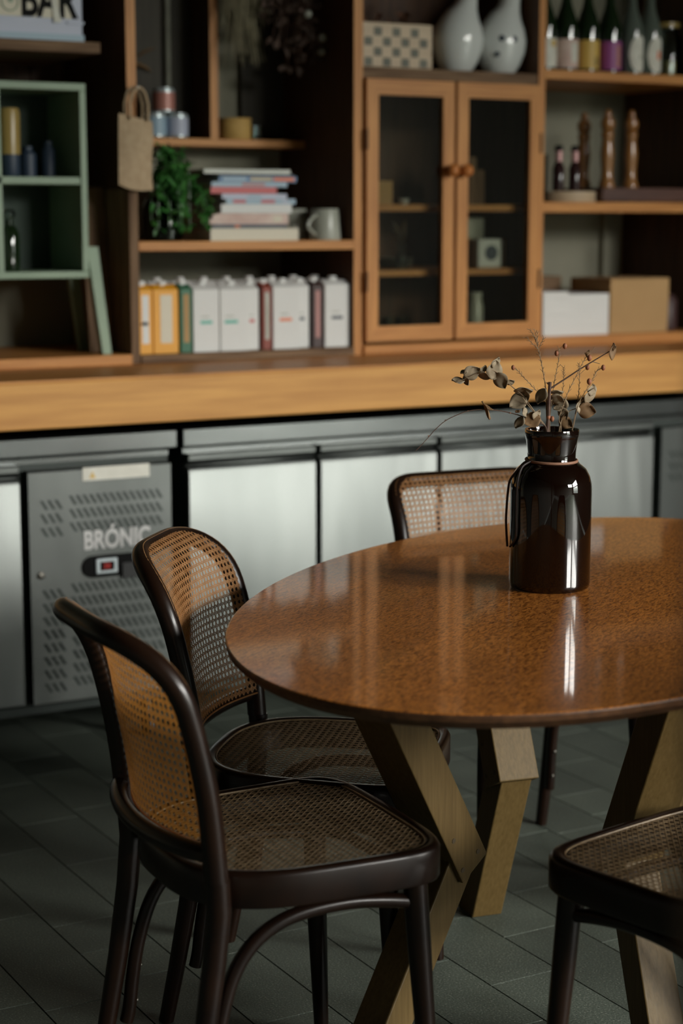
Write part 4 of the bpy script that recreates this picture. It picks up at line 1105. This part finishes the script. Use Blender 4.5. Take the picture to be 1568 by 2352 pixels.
    # side brackets and front arch
    for s in (-1, 1):
        P = [(s * .180, -.193, .105), (s * .178, -.188, .13), (s * .176, -.181, .19), (s * .174, -.170, .25), (s * .172, -.150, .31), (s * .171, -.120, .352), (s * .171, -.080, .378), (s * .172, -.03, .391), (s * .174, .04, .394), (s * .178, .10, .388), (s * .181, .152, .378)]
        Q = spline(P, 4)
        b_ = obj('bracket', MB().tube(Q, .0115, 12), 'walnut', ch)
        for zz_, yy_ in ((.14, -.1762), (.20, -.1685)): obj('screw', MB().sphere((s * .177, yy_, zz_), .0042, 6), 'screw', b_)
    P = [(-.182, .153, .375), (-.15, .160, .388), (-.09, .168, .399), (0, .170, .402), (.09, .168, .399), (.15, .160, .388), (.182, .153, .375)]
    obj('front_arch', MB().tube(P, .0100, 12), 'walnut', ch)
    return ch
def chair_pose(cx, cy, head): return (cx, cy, 0), math.radians(head - 90)
l1, a1 = chair_pose(1.282, 2.475, -3)
c1 = make_chair('nearest cane chair at the left, seen from behind with its back towards the camera', .145, .135, Z_TOP, l1, a1)
def kopie(cx, cy, head, label):
    l_, a_ = chair_pose(cx, cy, head); return copy_thing(c1, l_, a_, label)
kopie(1.557, 2.814, -43, 'cane chair just behind the nearest one, its woven back facing the table')
kopie(1.806, 2.008, 100, 'cane chair at the lower right corner, only its seat corner and front leg showing')
l3, a3 = chair_pose(2.253, 3.165, -95)
make_chair('far cane chair across the table near the fridges, its back top showing', .075, .075, Z_TOP, l3, a3)

# ------------------------------------------------------------------ dark glass jar with dried sprigs
BX, BY = 1.958, 2.684
jar = thing('apothecary_jar', 'tall dark amber glass jar with leather cord standing on the oval table', 'jar', (BX, BY, TZ + .0004))
outer = [(1e-6, .003), (.060, .002), (.0695, 0), (.0735, .004), (.0742, .012), (.0742, .180), (.0735, .192), (.070, .206), (.063, .219), (.053, .227), (.0455, .2315), (.0435, .235), (.0440, .250), (.0462, .268), (.0475, .275), (.0480, .277), (.0492, .280), (.0494, .287), (.0485, .291)]
inner = [(.0440, .291), (.0425, .285), (.0405, .25), (.0400, .236), (.050, .222), (.062, .212), (.069, .195), (.0705, .18), (.0705, .012), (.066, .007), (1e-6, .006)]
obj('glass', MB().lathe(outer + inner, 64), 'amber', jar)
U = Vector((math.cos(math.radians(HEAD - 90)), math.sin(math.radians(HEAD - 90)), 0)); V = Vector((-U.y, U.x, 0))   # across and away from the window side
obj('cord', MB().tube([(.0462 * math.cos(t * PI / 20), .0462 * math.sin(t * PI / 20), .2345 + .0015 * math.sin(t * PI / 20)) for t in range(41)], .0026, 8), 'leather', jar)
def loop(pts, r=.0022):
    Q = [U * q.x + V * q.y + Vector((0, 0, q.z)) for q in spline(pts, 5)]
    obj('cord_tail', MB().tube(Q, r, 8), 'leather_dark', jar)
loop([(-.043, -.02, .235), (-.052, -.018, .231), (-.066, -.016, .214), (-.0765, -.014, .198), (-.0795, -.010, .175), (-.081, -.008, .15), (-.0815, -.004, .125), (-.080, .0, .10), (-.0775, .006, .074)])
loop([(-.040, -.025, .235), (-.056, -.034, .2265), (-.064, -.040, .205), (-.066, -.041, .18), (-.066, -.041, .14), (-.066, -.041, .105), (-.069, -.034, .09), (-.075, -.020, .078)])
loop([(.040, .025, .235), (.055, .040, .222), (.068, .038, .195), (.070, .036, .15), (.068, .040, .11), (.060, .048, .09)])

# sprigs: (x across, z above the rim, depth) in millimetres from the jar mouth
random.seed(5)
def W3(x, z, d=0.): return U * (x / 1000.) + V * (d / 1000.) + Vector((0, 0, z / 1000.))
RIM = TZ + .2914
def sprig(name, label, pts, r0, r1, mat, dep=0., bend=1.):
    s = thing(name, label, 'dried sprig', (BX, BY, RIM))
    x0, z0 = pts[0]
    P = [W3(x0 * .3 - 8 * (1 if x0 < 0 else -1), -150, dep * .2), W3(x0 * .8, -30, dep * .3), W3(x0, z0, dep * .4)]
    n = len(pts)
    for i, (x, z) in enumerate(pts[1:]): P.append(W3(x, z, dep * (.4 + .6 * (i + 1) / n)))
    Q = spline(P, 4); m = len(Q)
    obj('stem', MB().tube(Q, [r0 + (r1 - r0) * i / (m - 1) for i in range(m)], 7), mat, s)
    return s, Q
def round_leaf(s, x, z, d, L, w, ang, tilt, mat='leaf_dry', curl=.25):
    """one leaf: base at (x, z); ang = direction of the tip in the upright plane, tilt = how far it turns away"""
    n = 9; vs = []; a = math.radians(ang); t_ = math.radians(tilt)
    D = U * math.cos(a) + Vector((0, 0, math.sin(a))); Sd = (U * -math.sin(a) + Vector((0, 0, math.cos(a)))); Nn = V * -1.
    Sd = Sd * math.cos(t_) + Nn * math.sin(t_); Nn = D.cross(Sd).normalized()
    base = W3(x, z, d)
    fs = []
    for i in range(n + 1):
        t = i / n; hw = w / 1000. * math.sin(PI * min(1, max(.02, t)) ** .8) ** .8
        for j in range(5):
            q = j / 2 - 1
            c = base + D * (L / 1000. * t) + Sd * (hw * q) + Nn * (curl * hw * q * q + curl * .5 * L / 1000. * (t - .5) ** 2 + .002 * math.sin(5 * t + 3 * q))
            vs.append(c)
    for i in range(n):
        for j in range(4): k = i * 5 + j; fs.append((k, k + 1, k + 6, k + 5))
    o = obj('leaf', MB().add(vs, fs), mat, s)
    so = o.modifiers.new('thickness', 'SOLIDIFY'); so.thickness = .0004
    return o
def bud(s, x, z, d=0., r=2.6): return obj('bud', MB().sphere(W3(x, z, d), r / 1000., 7, 1.35), 'bud', s)
def C2(cx, cy): return ((cx - 975.7) * .272, (731.8 - cy) * .2755)
def path(*a): return [C2(a[i], a[i + 1]) for i in range(0, len(a), 2)]
def lf_(s, cx, cy, r, ang, tilt, d=0., mat='leaf_dry', asp=.9):
    x, z = C2(cx, cy); L = 2.3 * r * .272; a = math.radians(ang)
    return round_leaf(s, x - math.cos(a) * L / 2, z - math.sin(a) * L / 2, d, L, L / 2 * asp, ang, tilt, mat)
s, Q = sprig('bare_twig', 'long bare twig arching far out to the left of the jar', path(930, 715, 860, 680, 760, 640, 690, 620, 600, 603, 500, 597, 410, 607, 330, 635, 260, 670, 200, 720, 150, 775, 100, 830, 65, 865), .0012, .0006, 'stem_dark', -25)
lf_(s, 532, 600, 58, -66, 70, -18, 'leaf_brown', .35); lf_(s, 545, 585, 28, 150, 60, -18, 'leaf_brown', .4)
for cx, cy in ((690, 620), (410, 607), (260, 668), (150, 772)): bud(s, *C2(cx, cy), -15, 1.1)
s, Q = sprig('eucalyptus_branch', 'dried branch whose round grey leaves reach left over the counter edge', path(935, 728, 880, 650, 820, 570, 775, 510, 720, 465, 680, 430, 640, 400, 590, 350, 540, 345, 480, 355, 400, 395, 340, 412), .0014, .0006, 'stem', -10)
for cx, cy, r, an, ti, mt in ((632, 410, 52, -60, 25, 'leaf_dry'), (690, 420, 26, 20, 40, 'leaf_dry'), (582, 340, 58, 80, 20, 'leaf_dry'), (590, 290, 36, 60, 45, 'leaf_dry'), (435, 355, 52, 30, 15, 'leaf_dry'), (515, 375, 42, -20, 55, 'leaf_dry'),
                          (510, 335, 26, 60, 40, 'leaf_dry'), (345, 413, 38, 175, 62, 'leaf_dry'), (400, 410, 30, -60, 50, 'leaf_dry'), (385, 355, 24, 200, 60, 'leaf_dry'), (745, 550, 58, 215, 30, 'leaf_dry'), (778, 472, 55, 0, 58, 'leaf_dry'), (800, 515, 38, -80, 55, 'leaf_dry')):
    lf_(s, cx, cy, r, an, ti, -6, mt)
s, Q = sprig('eucalyptus_branch', 'short leafy branch at the left of the jar mouth with brown backed leaves', path(925, 722, 880, 660, 850, 620, 800, 560, 770, 515), .0010, .0006, 'stem', -20)
for cx, cy, r, an, ti, mt in ((835, 668, 52, 200, 12, 'leaf_brown'), (862, 630, 34, 60, 40, 'leaf_dry'), (755, 685, 40, 235, 50, 'leaf_dry'), (785, 615, 30, 110, 50, 'leaf_dry'), (740, 610, 15, 200, 60, 'leaf_brown'), (898, 512, 50, 245, 50, 'leaf_dry')):
    lf_(s, cx, cy, r, an, ti, -14, mt)
s, Q = sprig('eucalyptus_branch', 'leafy branch at the right of the jar mouth with broad brown leaf', path(1030, 722, 1050, 650, 1100, 610, 1150, 590, 1190, 520, 1230, 480), .0011, .0006, 'stem', 8)
for cx, cy, r, an, ti, mt in ((1208, 610, 55, -10, 8, 'leaf_brown'), (1165, 575, 48, 80, 40, 'leaf_dry'), (1222, 510, 52, 60, 48, 'leaf_dry'), (1238, 475, 36, 80, 30, 'leaf_dry'), (1010, 535, 48, -20, 40, 'leaf_dry'), (1003, 487, 40, 0, 65, 'leaf_dry'),
                          (1045, 580, 42, 250, 30, 'leaf_dry'), (1055, 630, 40, -60, 35, 'leaf_dry'), (1070, 692, 44, -30, 15, 'leaf_brown'), (1015, 595, 26, 200, 40, 'leaf_dry')):
    lf_(s, cx, cy, r, an, ti, 6, mt)
s, Q = sprig('cut_branch', 'thick dark branch with a cut end and one long side shoot to the right', path(945, 728, 950, 640, 952, 540, 957, 422), .0036, .0032, 'stem_dark', 0)
P = [W3(*C2(a, b), 0) for a, b in ((952, 470), (985, 448), (1060, 400), (1150, 340), (1235, 288), (1345, 222))]
obj('side_shoot', MB().tube(P, [.0018, .0016, .0014, .0013, .0012, .0009], 7), 'stem_dark', s)
obj('twig', MB().tube([W3(*C2(1232, 288)), W3(*C2(1285, 302))], [.0010, .0006], 6), 'stem', s)
obj('twig', MB().tube([W3(*C2(952, 440)), W3(*C2(935, 425))], [.0020, .0015], 6), 'stem_dark', s)
lf_(s, 1366, 222, 50, 85, 35, 0, 'leaf_brown', .5); lf_(s, 1378, 200, 16, 60, 30, 0, 'leaf_brown', .5)
def filigree(s, pts, dep, mat='stem', n=20, l=30, skip=.2, r=.0006):
    mb = MB()
    for k in range(n):
        t = skip + (1 - skip) * (k + .5) / n; f = t * (len(pts) - 1); i = int(f); i = min(i, len(pts) - 2); u = f - i
        x = pts[i][0] + (pts[i + 1][0] - pts[i][0]) * u; z = pts[i][1] + (pts[i + 1][1] - pts[i][1]) * u
        a = math.atan2(pts[i + 1][1] - pts[i][1], pts[i + 1][0] - pts[i][0]) + (.6 if k % 2 else -.6) * random.uniform(.6, 1.2)
        L = l * .272 * random.uniform(.5, 1.1)
        mb.tube([W3(x, z, dep * (.4 + .6 * t)), W3(x + math.cos(a) * L * .5, z + math.sin(a) * L * .5, dep * t + random.uniform(-2, 2)), W3(x + math.cos(a + .1) * L, z + math.sin(a + .1) * L, dep * t + random.uniform(-3, 3))], [r, r * .8, r * .5], 5)
    obj('needles', mb, mat, s)
pC = path(942, 722, 940, 600, 930, 470, 910, 350, 890, 260, 875, 205)
s, Q = sprig('needle_sprig', 'tallest thin sprig, forked at its tip', pC, .0010, .0008, 'stem', 5); filigree(s, pC, 5)
for k, pp in enumerate((path(875, 205, 860, 150, 850, 75), path(875, 205, 830, 165, 795, 128), path(880, 200, 900, 160, 912, 135), path(862, 160, 840, 110, 818, 80), path(872, 190, 868, 130, 868, 90))):
    obj('fork', MB().tube([W3(x, z, 5) for x, z in pp], [.0008, .0006, .0004], 6), 'stem', s); filigree(s, pp, 5, n=6, l=26, skip=.1)
pD = path(962, 722, 968, 600, 985, 450, 1005, 340, 1020, 250, 1018, 205)
s, Q = sprig('needle_sprig', 'thin sprig with red buds just right of the tallest one', pD, .0009, .0005, 'stem', 14); filigree(s, pD, 14)
obj('fork', MB().tube([W3(*C2(1018, 215), 14), W3(*C2(1040, 190), 14), W3(*C2(1054, 190), 14)], [.0005, .0005, .0004], 6), 'stem', s)
for cx, cy in ((1003, 237), (1057, 190)): bud(s, *C2(cx, cy), 14, 4)
for cx, cy in ((950, 655), (975, 665)): bud(s, *C2(cx, cy), 0, 4)
pF = path(1035, 722, 1020, 660, 1050, 560, 1085, 465, 1140, 355, 1170, 290, 1198, 240)
s, Q = sprig('needle_sprig', 'thin sprig with withered flower head leaning right', pF, .0009, .0005, 'stem', -8); filigree(s, pF, -8)
lf_(s, 1200, 225, 16, 60, 40, -8, 'leaf_brown', .5); lf_(s, 1190, 240, 14, 130, 30, -8, 'leaf_brown', .5); bud(s, *C2(1211, 262), -8, 4.5)
obj('fork', MB().tube([W3(*C2(1200, 240), -8), W3(*C2(1225, 215), -8), W3(*C2(1243, 187), -8)], [.0005, .0004, .0003], 5), 'stem', s)
pG = path(1118, 715, 1132, 640, 1150, 540, 1157, 450, 1158, 350, 1150, 305)
s, Q = sprig('needle_sprig', 'upright thin sprig at the right side of the jar mouth', pG, .0009, .0005, 'stem', 18); filigree(s, pG, 18); bud(s, *C2(1212, 330), 18, 4)
obj('fork', MB().tube([W3(*C2(1158, 380), 18), W3(*C2(1190, 350), 18), W3(*C2(1212, 335), 18)], [.0005, .0004, .0003], 5), 'stem', s)
pH = path(1120, 700, 1150, 560, 1200, 470, 1240, 400, 1262, 350, 1300, 326)
s, Q = sprig('needle_sprig', 'outermost right thin sprig ending in a round bud', pH, .0008, .0005, 'stem', -4); filigree(s, pH, -4); bud(s, *C2(1306, 326), -4, 4); bud(s, *C2(1215, 418), -4, 4.5)
pI = path(935, 600, 928, 525, 870, 480, 820, 430, 775, 385, 745, 350, 715, 330)
s, Q = sprig('needle_sprig', 'thin sprig leaning left with a bud at its tip', pI, .0008, .0005, 'stem', 3); filigree(s, pI, 3); bud(s, *C2(711, 328), 3, 3.5)
pJ = path(1028, 722, 1040, 560, 1055, 400, 1052, 330)
s, Q = sprig('needle_sprig', 'short thin sprig in the middle of the jar mouth', pJ, .0008, .0004, 'stem', 22); filigree(s, pJ, 22)

# ------------------------------------------------------------------ blurred post close to the camera
pn = Vector((math.cos(math.radians(HEAD)), math.sin(math.radians(HEAD)), 0))
c = pn * .70 + U * .190
np_ = obj('timber_post', MB().box(-.045, .045, -.05, .05, 0, RZ), 'oldpost', loc=(c.x, c.y, 0), rz=math.radians(HEAD - 90), smooth=False, bevel=.004) if 'oldpost' in M else obj('timber_post', MB().box(-.045, .045, -.05, .05, 0, RZ), 'dark_z', loc=(c.x, c.y, 0), rz=math.radians(HEAD - 90), smooth=False, bevel=.004)
tag(np_, 'blurred brown timber post at the right edge, close to the camera', 'post')
